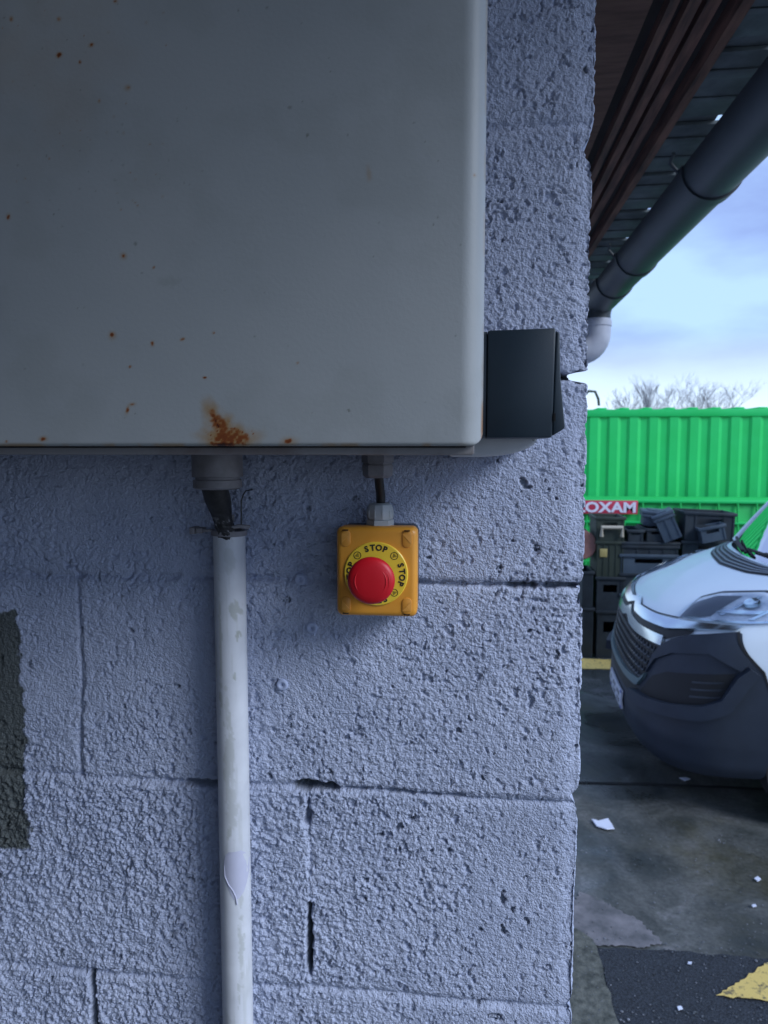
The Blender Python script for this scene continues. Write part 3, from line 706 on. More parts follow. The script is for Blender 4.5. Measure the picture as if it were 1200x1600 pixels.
P = np.array([[on_pipe(x0 + (x1 - x0) * f, y, 0.0004) for f in np.linspace(0, 1, 9)] for y, x0, x1 in prof_])
adopt(link('paint_flap', grid_mesh('paint_flap', P), M['lilac']), pipe)
b = MB(); b.tube([on_pipe(x, y, 0.0007) for x, y in [(351, 1352), (352, 1368), (358, 1380), (365, 1390), (369, 1400), (371, 1412)]], [0.0002, 0.0004, 0.0005, 0.0006, 0.0007, 0.0009], 6); adopt(b.build('paint_drip', M['lilac']), pipe)
# black cables going down into the pipe
hc = empty('cable_bundle', (pt.x, -0.03, pt.z), label='black rubber sleeved cable dropping from the cabinet into the white conduit', cat='cable')
def sleeve():
    n = 48; zs = np.linspace(zu - 0.030, pt.z - 0.012, 90); th = np.linspace(0, 2 * PI, n + 1); T, Z = np.meshgrid(th, zs)
    f = (zs[0] - Z) / (zs[0] - zs[-1])
    rad = 0.0125 - 0.0035 * sstep(0.2, 0.6, f) + (fbm(T * 2.5, Z * 260, 5, 3) - 0.5) * 0.0035 * sstep(0.3, 0.7, f)
    cx = W(351, 760, -0.03).x + 0.0015 * f; cy = -0.06 + 0.035 * f
    st = sstep(0.60, 0.68, fbm(T * 3 + 2, Z * 300, 15, 4)) * sstep(0.45, 0.7, f)
    me = grid_mesh('sleeve', np.stack([cx + rad * np.cos(T), cy + rad * np.sin(T), Z], 2)); set_attr(me, 'stain', st * 0.9); return me
adopt(link('sleeve', sleeve(), M['rubber']), hc)
b = MB()
rs = random.Random(3)
for k in range(5):
    a = W(352 + rs.uniform(-10, 12), 812 + rs.uniform(-10, 4), -0.032)
    b.box((a.x - 0.0015, -0.0345 + rs.uniform(-.002, .002), a.z - 0.004), (a.x + 0.0018, -0.033 + rs.uniform(-.002, .002), a.z + 0.003), 0.0004, mtx=Matrix.Translation(a) @ Matrix.Rotation(rs.uniform(-.6, .6), 4, 'Y') @ Matrix.Translation(-a))
adopt(b.build('tape_shred', M['dark_pvc']), hc)

# ================================================================== EMERGENCY STOP
SD = 0.052
sc_ = W(588, 894, -SD)          # centre of the housing front
sw = (W(651, 894, -SD).x - W(526, 894, -SD).x) / 2; sh = (W(588, 824, -SD).z - W(588, 963, -SD).z) / 2
st = empty('emergency_stop', (sc_.x, 0, sc_.z), label='amber emergency stop station with a red mushroom button on a yellow ring', cat='emergency stop')
def rrect(hw, hh, r, n=6):
    p = []
    for cx, cz, a0 in ((hw - r, hh - r, 0), (-hw + r, hh - r, 90), (-hw + r, -hh + r, 180), (hw - r, -hh + r, 270)):
        for k in range(n + 1): a = R(a0 + 90 * k / n); p.append((cx + r * math.cos(a), cz + r * math.sin(a)))
    return p
def place(b, name, m, smooth=35): 
    o = b.build(name, m, st, smooth=smooth); return o
b = MB(); b.prism(rrect(sw - 0.001, sh - 0.001, 0.006), 0.0, -0.030, 0.0008); place(b, 'base', M['black_plastic'])
# cover with chamfered corners on the front
b = MB()
def cover():
    bm = b.bm; rings = []
    prof = [(-0.0295, 0.0, 0.006), (-0.0475, 0.0003, 0.006), (-0.0505, -0.0010, 0.0058), (-0.0518, -0.0030, 0.005), (-0.052, -0.0050, 0.004)]
    for y, inset, r in prof:
        rings.append([bm.verts.new((x, y, z)) for x, z in rrect(sw + inset, sh + inset, r, 8)])
    n = len(rings[0])
    for a, c in zip(rings, rings[1:]):
        for k in range(n): bm.faces.new((a[k], a[(k + 1) % n], c[(k + 1) % n], c[k]))
    bm.faces.new(rings[-1]); bm.faces.new(list(reversed(rings[0]))); bmesh.ops.recalc_face_normals(bm, faces=bm.faces)
cover(); place(b, 'cover', M['amber'], 40)
# corner screw caps: low paler facets stand in for highlights
for sx in (-1, 1):
    for sz in (-1, 1):
        cx, cz = sx * (sw - 0.0088), sz * (sh - 0.0105)
        b = MB(); b.prism([(cx + x, cz + z) for x, z in rrect(0.0046, 0.0078, 0.0042, 6)], -0.0515, -0.0530, 0.0006)
        cp = place(b, 'screw_cap', M['amber_cap'])
        b = MB(); bm = b.bm
        a = [(cx - sx * 0.0045, -0.0532, cz + sz * 0.0045), (cx + sx * 0.0036, -0.0532, cz + sz * 0.0045), (cx + sx * 0.0036, -0.0532, cz - sz * 0.0045), (cx, -0.0535, cz)]
        vs = [bm.verts.new(p) for p in a]
        bm.faces.new((vs[0], vs[1], vs[3])); bm.faces.new((vs[1], vs[2], vs[3])); bm.faces.new((vs[0], vs[3], vs[2])); bm.faces.new((vs[0], vs[2], vs[1])); bmesh.ops.recalc_face_normals(bm, faces=bm.faces)
        b.build('cap_glint', M['amber_glint'], cp, smooth=None)
        b = MB(); b.box((cx - 0.0028, -0.0545, cz + sz * 0.0079 - 0.0005), (cx + 0.0028, -0.0518, cz + sz * 0.0079 + 0.0004), 0.0003); b.build('cap_slot', M['slot'], cp)
# yellow ring plate
rc_ = W(587, 898, -SD - 0.003); rx0 = rc_.x - sc_.x; rz0 = rc_.z - sc_.z + 0.0005
RR = 0.0300
toY = Matrix.Translation((rx0, -SD, rz0)) @ Matrix.Rotation(R(90), 4, 'X')
b = MB(); b.lathe([(0, 0.0), (RR, 0.0), (RR, 0.0012), (RR - 0.0008, 0.0019), (0, 0.0019)], 96, toY); place(b, 'label_ring', M['yellow'], 30)
yt = -SD - 0.00195
def text_mesh(s, size, bold=0.0, ext=0.0002):
    cu = bpy.data.curves.new('t', 'FONT'); cu.body = s; cu.size = size; cu.align_x = 'CENTER'; cu.align_y = 'CENTER'; cu.offset = bold; cu.extrude = ext; cu.resolution_u = 3
    o = bpy.data.objects.new('t', cu); COL.objects.link(o)
    dg = bpy.context.evaluated_depsgraph_get(); dg.update()
    me = bpy.data.meshes.new_from_object(o.evaluated_get(dg)); bpy.data.objects.remove(o); return me
lb = MB()
def put_text(bm, s, size, mtx, bold):
    me = text_mesh(s, size, bold); me.transform(mtx); bm.from_mesh(me); bpy.data.meshes.remove(me)
for q in range(4):
    base = -90 * q
    for k, ch in enumerate('STOP'):
        a = R(base + 90 - (k - 1.5) * 13.6)
        rr = RR - 0.0054
        mt = Matrix.Translation((rx0 + rr * math.cos(a), yt - 0.0001, rz0 + rr * math.sin(a))) @ Matrix.Rotation(-(a - PI / 2), 4, 'Y') @ Matrix.Rotation(R(90), 4, 'X')
        put_text(lb.bm, ch, 0.0076, mt, 0.00030)
    a = R(base + 45); cx = rx0 + (RR - 0.0056) * math.cos(a); cz = rz0 + (RR - 0.0056) * math.sin(a)
    r0, r1 = 0.0036, 0.0030; n = 28
    vo = [lb.bm.verts.new((cx + r0 * math.cos(2 * PI * i / n), yt - 0.0002, cz + r0 * math.sin(2 * PI * i / n))) for i in range(n)]
    vi = [lb.bm.verts.new((cx + r1 * math.cos(2 * PI * i / n), yt - 0.0002, cz + r1 * math.sin(2 * PI * i / n))) for i in range(n)]
    for i in range(n): lb.bm.faces.new((vo[i], vo[(i + 1) % n], vi[(i + 1) % n], vi[i]))
    def tri(sc, w, dn=1):
        pts = [(-0.0022 * sc, 0.0013 * sc), (0.0022 * sc, 0.0013 * sc), (0, -0.0023 * sc)]
        ins = [(x * (1 - w), z * (1 - w)) for x, z in pts]
        ca, sa = math.cos(a - PI / 2), math.sin(a - PI / 2)
        f = lambda p: lb.bm.verts.new((cx + p[0] * ca - p[1] * sa, yt - 0.0002, cz + p[0] * sa + p[1] * ca))
        A = [f(p) for p in pts]; B = [f(p) for p in ins]
        for i in range(3): lb.bm.faces.new((A[i], A[(i + 1) % 3], B[(i + 1) % 3], B[i]))
    tri(1.0, 0.22); tri(0.5, 0.5)
o = lb.build('lettering', M['ink'], bpy.data.objects['label_ring'], smooth=None)
o['label'] = 'black STOP words and circled triangle marks round the ring'
# mushroom button
bz = rz0 - 0.0008
toB = Matrix.Translation((rx0 - 0.0005, -SD - 0.0015, bz)) @ Matrix.Rotation(R(90), 4, 'X')
b = MB(); b.lathe([(0.0140, 0), (0.0140, 0.010), (0.0125, 0.011), (0, 0.011)], 48, toB); place(b, 'collar', M['black_plastic'])
toB = Matrix.Translation((0, -0.008, 0)) @ toB
b = MB(); b.lathe([(0.0115, -0.002), (0.0118, 0.014), (0.0165, 0.0165), (0.0205, 0.0195), (0.0212, 0.0212), (0.0212, 0.0235), (0.0203, 0.0255), (0.0178, 0.0270), (0.0135, 0.0279), (0.006, 0.0283), (0, 0.0284)], 96, toB); btn = place(b, 'push_button', M['red'], 50)
def arc(rad, a0, a1, w, hh, name):
    b = MB(); pts = []
    for k in range(17):
        a = R(a0 + (a1 - a0) * k / 16); pts.append((rx0 - 0.0005 + rad * math.cos(a), -SD - 0.0095 - hh, bz + rad * math.sin(a)))
    b.tube(pts, [w * (0.3 + 0.7 * math.sin(PI * k / 16)) for k in range(17)], 8); return b.build(name, M['red'], btn, smooth=60)
arc(0.0140, -48, 48, 0.0009, 0.0274, 'grip_ridge'); arc(0.0140, 132, 228, 0.0009, 0.0274, 'grip_ridge'); arc(0.0166, -32, 40, 0.0006, 0.0270, 'grip_ridge')
# gland on top
gl = W(594, 824, -0.028); gxl = gl.x - sc_.x
b = MB(); ztop = sh
b.lathe([(0.0132, -0.001), (0.0132, 0.0050), (0.0120, 0.0054), (0.0120, 0.0066)], 6, Matrix.Translation((gxl, -0.028, ztop)) @ Matrix.Rotation(R(12), 4, 'Z')); place(b, 'gland_nut', M['grey_pvc'], 30)
b = MB(); b.lathe([(0.0122, 0.0060), (0.0126, 0.0074), (0.0126, 0.0150), (0.0112, 0.0195), (0.0085, 0.0212), (0.0058, 0.0212), (0.0058, 0.0185)], 10, Matrix.Translation((gxl, -0.028, ztop)), caps=False); place(b, 'gland_dome', M['grey_pvc'], 25)
b = MB()
for k in range(10):
    a = 2 * PI * (k + 0.5) / 10
    b.box((-0.0009, -0.0129, 0.0078), (0.0009, -0.0117, 0.0146), 0.0004, mtx=Matrix.Translation((gxl, -0.028, ztop)) @ Matrix.Rotation(a, 4, 'Z'))
place(b, 'gland_ribs', M['grey_pvc'])
cb = empty('control_cable', (sc_.x + gxl, -0.028, sc_.z + sh), label='short black cable between the stop station gland and the cabinet gland above', cat='cable')
b = MB(); b.tube([(sc_.x + gxl + 0.001, -0.028, sc_.z + sh + 0.012), (sc_.x + gxl + 0.0005, -0.029, sc_.z + sh + 0.03), (g2.x + 0.001, -0.040, zu - 0.028), (g2.x, -0.045, zu - 0.010)], 0.0044, 16)
adopt(b.build('sheath', M['cable'], smooth=60), cb)

# ================================================================== SOCKET and JUNCTION BOX right of the cabinet
YS = -0.135
def zz_(px, py, y=YS): p = W(px, py, y); return (p.x, p.z)
sk = empty('power_socket', (W(800, 600, YS).x, YS + 0.04, W(800, 685, YS).z), label='black surface mounted power socket on the right flank of the off-white cabinet', cat='socket')
b = MB(); b.prism([zz_(762, 516), zz_(869, 512), zz_(863, 684), zz_(760, 685)], YS, YS + 0.075, 0.0018); adopt(b.build('body', M['black_plastic']), sk)
b = MB(); b.prism([zz_(740, 518), zz_(761.5, 517.5), zz_(759.5, 683), zz_(738, 682)], YS + 0.002, YS + 0.072, 0.001); adopt(b.build('mounting_base', M['black_plastic']), sk)
b = MB(); b.prism([zz_(870, 515), zz_(876, 520), zz_(877, 590), zz_(884, 668), zz_(879, 672), zz_(864.5, 681)], YS + 0.004, YS + 0.066, 0.0010); adopt(b.build('lid', M['black_plastic']), sk)
b = MB(); c = zz_(866.3, 652); b.box((c[0] - 0.0008, YS - 0.0006, c[1] - 0.003), (c[0] + 0.0008, YS + 0.002, c[1] + 0.003)); adopt(b.build('lid_hinge', M['slot']), sk)
jb = empty('junction_box', (W(780, 650, -0.06).x, -0.03, W(780, 714, -0.06).z), label='white round cornered plastic junction box half hidden behind the black socket', cat='junction box')
YJ = -0.085
x0, zlow = zz_(700, 714, YJ); x1, _ = zz_(840, 690, YJ); _, zhi = zz_(700, 560, YJ); ztop_ = zz_(700, 575, YJ)[1]
pts = [(x0, zhi), (x0, zlow)]
xc2, zc2 = zz_(748, 685, YJ)
for k in range(0, 13):
    a = R(-90 + 90 * k / 12); pts.append((xc2 + (x1 - xc2) * math.cos(a), zc2 + (zc2 - zlow) * math.sin(a)))
pts.append((x1, zhi))
b = MB(); b.prism(pts, YJ, -0.003, 0.004, 3); adopt(b.build('housing', M['white_pvc'], smooth=50), jb)

# painted wall plugs
for i, (px, py, wh) in enumerate([(469, 905, 'beside the amber stop station'), (487, 981, 'middle of three, below left of the stop station'), (441, 1070, 'lowest, between the conduit pipe and the stop station')]):
    p = W(px, py, -0.003)
    b = MB(); b.lathe([(0.0062, 0), (0.0060, 0.003), (0.0050, 0.0042), (0.0030, 0.0040), (0.0022, 0.0030), (0.0012, 0.0028), (0.0009, 0.001), (0, 0.001)], 24, Matrix.Rotation(R(90), 4, 'X'))
    o = b.build('wall_plug', M['plugm'], smooth=60); o.location = (p.x, -0.0008, p.z)
    tag(o, 'small painted over round wall plug, ' + wh, 'wall plug', 'painted over wall plugs')

# ================================================================== VAN (front towards -X, near flank towards the camera)
VTH = R(4.0)
van = empty('delivery_van', (1.03, 4.32, 0), (0, 0, -VTH), label='white delivery van with a black plastic bumper and chevron grille, parked at the right edge', cat='van')
_T = np.array([  # z, front offset u0, half width w
    (0.18, 0.16, 0.86), (0.24, 0.07, 0.93), (0.32, 0.02, 0.98), (0.45, 0.00, 1.00), (0.62, 0.02, 1.01), (0.80, 0.045, 1.01), (0.90, 0.06, 1.01),
    (0.98, 0.085, 1.005), (1.04, 0.13, 1.00), (1.10, 0.21, 0.99), (1.17, 0.34, 0.975), (1.24, 0.49, 0.955), (1.31, 0.66, 0.93), (1.37, 0.82, 0.90), (1.42, 0.97, 0.87)])
_zs = np.linspace(0.18, 1.42, 249)
def _sm(a, k=9):
    p = np.pad(a, k, mode='reflect', reflect_type='odd'); w = np.hanning(2 * k + 1); w /= w.sum(); return np.convolve(p, w, 'valid')
_u0 = _sm(np.interp(_zs, _T[:, 0], _T[:, 1])); _w = _sm(np.interp(_zs, _T[:, 0], _T[:, 2]))
_th = np.linspace(0, PI / 2, 140); NE = 3.0; RD = 0.50
def vs(s, z, off=0.0):
    """point on the van skin; s = arc length from the centre line (negative = near flank), z = height"""
    s = np.atleast_1d(np.asarray(s, float)); z = np.broadcast_to(np.asarray(z, float), s.shape) if np.ndim(z) == 0 else np.asarray(z, float)
    u0 = np.interp(z, _zs, _u0); w = np.interp(z, _zs, _w)
    # unit curve is scaled in v by w; arc table made for w = 1
    cv = np.sin(_th) ** (2 / NE); cu = RD * (1 - np.cos(_th) ** (2 / NE))
    L_ = np.concatenate([[0], np.cumsum(np.hypot(np.diff(cv), np.diff(cu)))])
    a = np.abs(s); v = np.interp(a, L_, cv); u = np.interp(a, L_, cu); ex = np.maximum(a - L_[-1], 0)
    P = np.stack([u0 + u + ex, np.sign(s) * v * w, z], -1)
    return P
def vsn(s, z, off):
    e = 0.004
    P = vs(s, z); a = vs(s + e, z) - vs(s - e, z); b = vs(s, np.minimum(z + e, 1.42)) - vs(s, np.maximum(z - e, 0.18))
    n = np.cross(a, b); n /= np.linalg.norm(n, axis=-1, keepdims=True) + 1e-12
    # s grows to +v, z up: cross(v, z) = +x = inward -> flip
    return P - n * off
def vgrid(name, m, s_arr, zlo, zhi, nz=30, off=0.0, parent=van, smooth=None, skirt=0.0):
    """skin patch between height curves zlo(s) and zhi(s)"""
    s_arr = np.asarray(s_arr, float); lo = np.array([zlo(x) for x in s_arr]); hi = np.array([zhi(x) for x in s_arr])
    f = np.linspace(0, 1, nz)[:, None]; Z = lo * (1 - f) + hi * f; S = np.broadcast_to(s_arr, Z.shape)
    P = vsn(S.ravel(), Z.ravel(), off).reshape(*Z.shape, 3)
    if skirt:
        Q = vsn(S.ravel(), Z.ravel(), off - skirt).reshape(*Z.shape, 3)
        P = np.concatenate([Q[:1], P, Q[-1:]], 0); Q2 = np.concatenate([Q[:1], Q, Q[-1:]], 0)
        P = np.concatenate([Q2[:, :1], P, Q2[:, -1:]], 1)
    me = grid_mesh(name, P); o = link(name, me, m, parent)
    try: me.set_sharp_from_angle(angle=R(50))
    except Exception: pass
    return o
def poly_patch(name, m, top, bot, n=40, nz=8, off=0.006, skirt=0.01, parent=van):
    """patch whose outline is two (s, z) polylines from left to right"""
    def rs_(pl):
        pl = np.array(pl, float); d = np.concatenate([[0], np.cumsum(np.hypot(*np.diff(pl, axis=0).T))]); t = np.linspace(0, d[-1], n)
        return np.interp(t, d, pl[:, 0]), np.interp(t, d, pl[:, 1])
    ts, tz = rs_(top); bs, bz = rs_(bot); f = np.linspace(0, 1, nz)[:, None]
    S = bs * (1 - f) + ts * f; Z = bz * (1 - f) + tz * f
    P = vsn(S.ravel(), Z.ravel(), off).reshape(nz, n, 3)
    if skirt:
        Q = vsn(S.ravel(), Z.ravel(), off - skirt).reshape(nz, n, 3)
        P = np.concatenate([Q[:1], P, Q[-1:]], 0); Q2 = np.concatenate([Q[:1], Q, Q[-1:]], 0); P = np.concatenate([Q2[:, :1], P, Q2[:, -1:]], 1)
    me = grid_mesh(name, P); o = link(name, me, m, parent)
    try: me.set_sharp_from_angle(angle=R(40))
    except Exception: pass
    return o
ip = lambda pts: (lambda x: float(np.interp(x, [p[0] for p in pts], [p[1] for p in pts])))
M['cowl_slat'] = mat('cowl_slat', (0.10, 0.12, 0.15), rough=0.45)
# dark inner shell just under the skin
S_all = np.concatenate([np.linspace(-2.2, -1.6, 8), np.linspace(-1.58, 1.58, 150), np.linspace(1.6, 4.5, 12)])
def mirror(pts): return [(-x, z) for x, z in reversed(pts)] + [p for p in pts]

bot = ip(mirror([(0.0, 0.245), (0.6, 0.25), (1.10, 0.265), (1.36, 0.275), (1.40, 0.30), (1.44, 0.42), (1.54, 0.60), (1.69, 0.72), (1.89, 0.78), (2.12, 0.72), (2.27, 0.5), (2.34, 0.22), (5.6, 0.22)]))
btop = ip(mirror([(0.0, 0.88), (0.66, 0.90), (0.745, 0.925), (0.80, 0.975), (0.90, 1.022), (1.09, 1.074), (1.12, 1.066), (1.335, 0.872), (1.47, 0.60), (1.50, 0.55), (5.6, 0.2)]))
hoodt = ip(mirror([(0.0, 1.352), (0.8, 1.362), (1.25, 1.40), (1.6, 1.42), (5.6, 1.42)]))
S_b = np.linspace(-1.43, 1.43, 220)
vgrid('bumper', M['van_black'], S_b, bot, lambda s: max(bot(s) + 0.002, btop(s)), 60, 0.010)
S_w = np.concatenate([np.linspace(-5.5, -2.6, 12), np.linspace(-2.55, 2.55, 300), np.linspace(2.6, 5.5, 12)])
vgrid('body', M['van_white'], S_w, lambda s: max(btop(s), bot(s)) , hoodt, 90, 0.0)
def both(f):
    f(lambda pl: pl, ''); f(lambda pl: [(-x, z) for x, z in reversed(pl)], '')
# shut line of the bonnet, following the top of grille and lamps
def gap(fl, k):
    t = fl([(-1.55, 1.265), (-1.1, 1.262), (-0.837, 1.268), (-0.62, 1.222), (-0.56, 1.18), (-0.695, 1.079), (-0.46, 1.055), (-0.12, 1.034), (0, 1.05)])
    b_ = fl([(-1.55, 1.257), (-1.1, 1.254), (-0.837, 1.260), (-0.635, 1.214), (-0.575, 1.175), (-0.70, 1.073), (-0.46, 1.048), (-0.12, 1.027), (0, 1.042)])
    poly_patch('bonnet_gap', M['seal'], t, b_, 90, 2, 0.0025, 0)
both(gap)
def lamp(fl, k):
    t = fl([(-0.70, 1.078), (-0.60, 1.165), (-0.64, 1.212), (-0.84, 1.256), (-1.10, 1.250), (-1.50, 1.235)])
    b_ = fl([(-0.70, 1.074), (-0.78, 1.080), (-0.90, 1.094), (-1.09, 1.114), (-1.28, 1.150), (-1.50, 1.19)])
    hl = poly_patch('headlight', M['reflector'], t, b_, 60, 12, 0.003, 0.0)
    hl2 = poly_patch('lamp_bezel', M['cowl_slat'], fl([(-0.70, 1.077), (-0.62, 1.150), (-0.66, 1.20), (-0.80, 1.225)]), fl([(-0.70, 1.075), (-0.76, 1.085), (-0.80, 1.095), (-0.86, 1.12)]), 20, 8, 0.005, 0.0, parent=hl)
    poly_patch('lamp_trim', M['chrome'], fl([(-0.74, 1.092), (-0.90, 1.106), (-1.09, 1.130), (-1.30, 1.170), (-1.5, 1.21)]), fl([(-0.73, 1.080), (-0.90, 1.096), (-1.09, 1.116), (-1.28, 1.152), (-1.5, 1.192)]), 40, 3, 0.012, 0.006, parent=hl)
    for s0 in (-0.88, -1.04, -1.22):
        poly_patch('lamp_fin', M['chrome'], fl([(s0, 1.235), (s0 - 0.022, 1.236)]), fl([(s0 - 0.01, 1.13), (s0 - 0.032, 1.134)]), 4, 6, 0.012, 0.006, parent=hl)
    poly_patch('lamp_bar', M['chrome'], fl([(-0.86, 1.155), (-0.96, 1.165), (-1.05, 1.178)]), fl([(-0.86, 1.137), (-0.96, 1.147), (-1.05, 1.160)]), 20, 4, 0.016, 0.010, parent=hl)
    poly_patch('lamp_lens', M['lens'], t, b_, 60, 12, 0.020, 0.004, parent=hl)
    for sc, zc, rr in ((-0.93, 1.20, 0.045), (-1.16, 1.19, 0.050)):
        sg = fl([(sc, zc)])[0]; p = Vector(vsn(np.array([sg[0]]), np.array([sg[1]]), 0.002)[0]); q = Vector(vsn(np.array([sg[0]]), np.array([sg[1]]), 0.05)[0])
        b = MB(); b.lathe([(0, 0.0), (rr * 0.6, 0.002), (rr * 0.95, 0.010), (rr, 0.016), (rr * 0.9, 0.014), (0, 0.004)], 24, Matrix.Translation(p) @ (q - p).to_track_quat('Z', 'Y').to_matrix().to_4x4()); b.build('lamp_bowl', M['chrome'], hl)
both(lamp)
# chevron bands
def chev(fl, k):
    poly_patch('chevron_band', M['chrome'], fl([(-1.08, 1.100), (-0.90, 1.080), (-0.70, 1.056), (-0.45, 1.040), (-0.14, 1.026), (0, 1.052)]), fl([(-1.08, 1.078), (-0.90, 1.048), (-0.72, 1.010), (-0.40, 0.990), (-0.14, 0.985), (0, 1.018)]), 60, 5, 0.022, 0.014)
    poly_patch('chevron_band', M['chrome'], fl([(-0.745, 0.974), (-0.36, 0.958), (-0.12, 0.962), (0, 0.992)]), fl([(-0.755, 0.924), (-0.38, 0.906), (-0.14, 0.905), (0, 0.935)]), 50, 5, 0.024, 0.014)
both(chev)
poly_patch('band_gap', M['van_dark'], [(-0.90, 1.045), (-0.72, 1.008), (-0.40, 0.990), (0, 1.010), (0.40, 0.990), (0.72, 1.008), (0.90, 1.045)], [(-0.90, 1.025), (-0.76, 0.96), (-0.40, 0.955), (0, 0.97), (0.40, 0.955), (0.76, 0.96), (0.90, 1.025)], 80, 4, 0.012, 0)  # black strip between the two chevron bands
gr_ = poly_patch('grille', M['van_dark'], [(-0.745, 0.915), (-0.38, 0.905), (0, 0.935), (0.38, 0.905), (0.745, 0.915)], [(-0.60, 0.685), (-0.3, 0.66), (0, 0.652), (0.3, 0.66), (0.60, 0.685)], 60, 6, 0.0115, 0)
M['grille_bar'] = mat('grille_bar', (0.02, 0.028, 0.04), rough=0.35)
def lattice():
    b = MB()
    def seg(a, c):
        n = 3; S = np.linspace(a[0], c[0], n); Z = np.linspace(a[1], c[1], n); P = vsn(S, Z, 0.016); b.tube([Vector(p) for p in P], 0.005, 5)
    hx = 0.052; hz = 0.026
    for r_ in range(5):
        z = 0.69 + 2 * hz * r_ * 0.9
        for c in range(-13, 14):
            s = c * hx + (hx / 2 if r_ % 2 else 0)
            if abs(s) > 0.60 + 0.025 * r_: continue
            seg((s - hx * .33, z), (s + hx * .33, z)); seg((s + hx * .33, z), (s + hx * .5, z + hz * .9)); seg((s - hx * .33, z), (s - hx * .5, z + hz * .9))
            seg((s + hx * .5, z + hz * .9), (s + hx * .33, z + 2 * hz * .9)) if False else None
    return b.build('lattice', M['grille_bar'], gr_)
lattice()
M['lip'] = mat('grey_trim', (0.10, 0.15, 0.16), rough=0.4)
poly_patch('lower_trim', M['lip'], [(-0.66, 0.735), (-0.60, 0.680), (-0.3, 0.652), (0, 0.645), (0.3, 0.652), (0.60, 0.680), (0.66, 0.735)], [(-0.64, 0.70), (-0.57, 0.630), (-0.3, 0.616), (0, 0.61), (0.3, 0.616), (0.57, 0.630), (0.64, 0.70)], 60, 4, 0.030, 0.02)
poly_patch('lower_intake', M['van_dark'], [(-0.58, 0.615), (0, 0.595), (0.58, 0.615)], [(-0.50, 0.545), (0, 0.535), (0.50, 0.545)], 40, 4, 0.0118, 0)
pl = poly_patch('number_plate', M['plate'], [(-0.32, 0.505), (0.20, 0.505)], [(-0.32, 0.395), (0.20, 0.395)], 20, 3, 0.030, 0.012)
poly_patch('plate_band', M['plate_blue'], [(-0.32, 0.503), (-0.28, 0.503)], [(-0.32, 0.397), (-0.28, 0.397)], 4, 2, 0.0315, 0, parent=pl)
poly_patch('plate_band', M['plate_blue'], [(0.16, 0.503), (0.20, 0.503)], [(0.16, 0.397), (0.20, 0.397)], 4, 2, 0.0315, 0, parent=pl)
for k in range(7):
    s0 = -0.262 + k * 0.060
    poly_patch('plate_mark', M['ink'], [(s0, 0.482), (s0 + 0.034, 0.482)], [(s0, 0.418), (s0 + 0.034, 0.418)], 3, 2, 0.0318, 0, parent=pl) if k not in (2, 5) else poly_patch('plate_mark', M['ink'], [(s0 + .01, 0.455), (s0 + 0.026, 0.455)], [(s0 + .01, 0.446), (s0 + 0.026, 0.446)], 3, 2, 0.0318, 0, parent=pl)
# fog lamp recess as a flat dark patch imitating its shade; ledge and brow
def fog(fl, k):
    poly_patch('fog_shade_patch', M['van_dark'], fl([(-0.60, 0.600), (-0.72, 0.74), (-0.84, 0.800), (-1.02, 0.835), (-1.20, 0.862)]), fl([(-0.60, 0.590), (-0.75, 0.60), (-0.92, 0.625), (-1.07, 0.655), (-1.145, 0.70)]), 50, 8, 0.0118, 0)
    poly_patch('bumper_ledge', M['van_black'], fl([(-0.55, 0.605), (-0.75, 0.618), (-0.92, 0.642), (-1.07, 0.672), (-1.150, 0.72), (-1.20, 0.85), (-1.25, 0.90)]), fl([(-0.55, 0.54), (-0.75, 0.552), (-0.92, 0.575), (-1.09, 0.600), (-1.200, 0.66), (-1.26, 0.80), (-1.30, 0.87)]), 60, 6, 0.062, 0.055)
    poly_patch('bumper_brow', M['van_black'], fl([(-0.70, 0.86), (-0.775, 0.945), (-0.90, 1.010), (-1.09, 1.060), (-1.25, 0.93)]), fl([(-0.66, 0.74), (-0.73, 0.84), (-0.86, 0.91), (-1.05, 0.95), (-1.22, 0.875)]), 50, 8, 0.026, 0.018)
    for q in range(3):
        zq = 0.70 + 0.04 * q; poly_patch('fog_slat', M['grille_bar'], fl([(-1.0, zq + 0.010), (-1.15, zq + 0.03)]), fl([(-1.0, zq), (-1.14, zq + 0.02)]), 6, 2, 0.016, 0.004)
    poly_patch('panel_gap', M['seal'], fl([(-1.09, 1.080), (-1.335, 0.880), (-1.47, 0.61)]), fl([(-1.09, 1.070), (-1.327, 0.870), (-1.462, 0.605)]), 30, 2, 0.0125, 0)
both(fog)
# cowl slats
poly_patch('cowl', M['van_dark'], [(-0.80, 1.350), (0, 1.345), (0.80, 1.350)], [(-0.86, 1.335), (-0.45, 1.305), (0, 1.292), (0.45, 1.305), (0.86, 1.335)], 60, 5, 0.004, 0.003)
for k in range(4):
    f = 0.12 + 0.23 * k
    c0 = 1.292 * (1 - f) + 1.345 * f; e0_ = 1.335 * (1 - f) + 1.350 * f; m0 = 1.305 * (1 - f) + 1.348 * f
    poly_patch('cowl_slat', M['cowl_slat'], [(-0.80, e0_ + .004), (-0.45, m0 + .005), (0, c0 + .005), (0.45, m0 + .005), (0.80, e0_ + .004)], [(-0.80, e0_), (-0.45, m0), (0, c0), (0.45, m0), (0.80, e0_)], 50, 2, 0.010, 0.004)
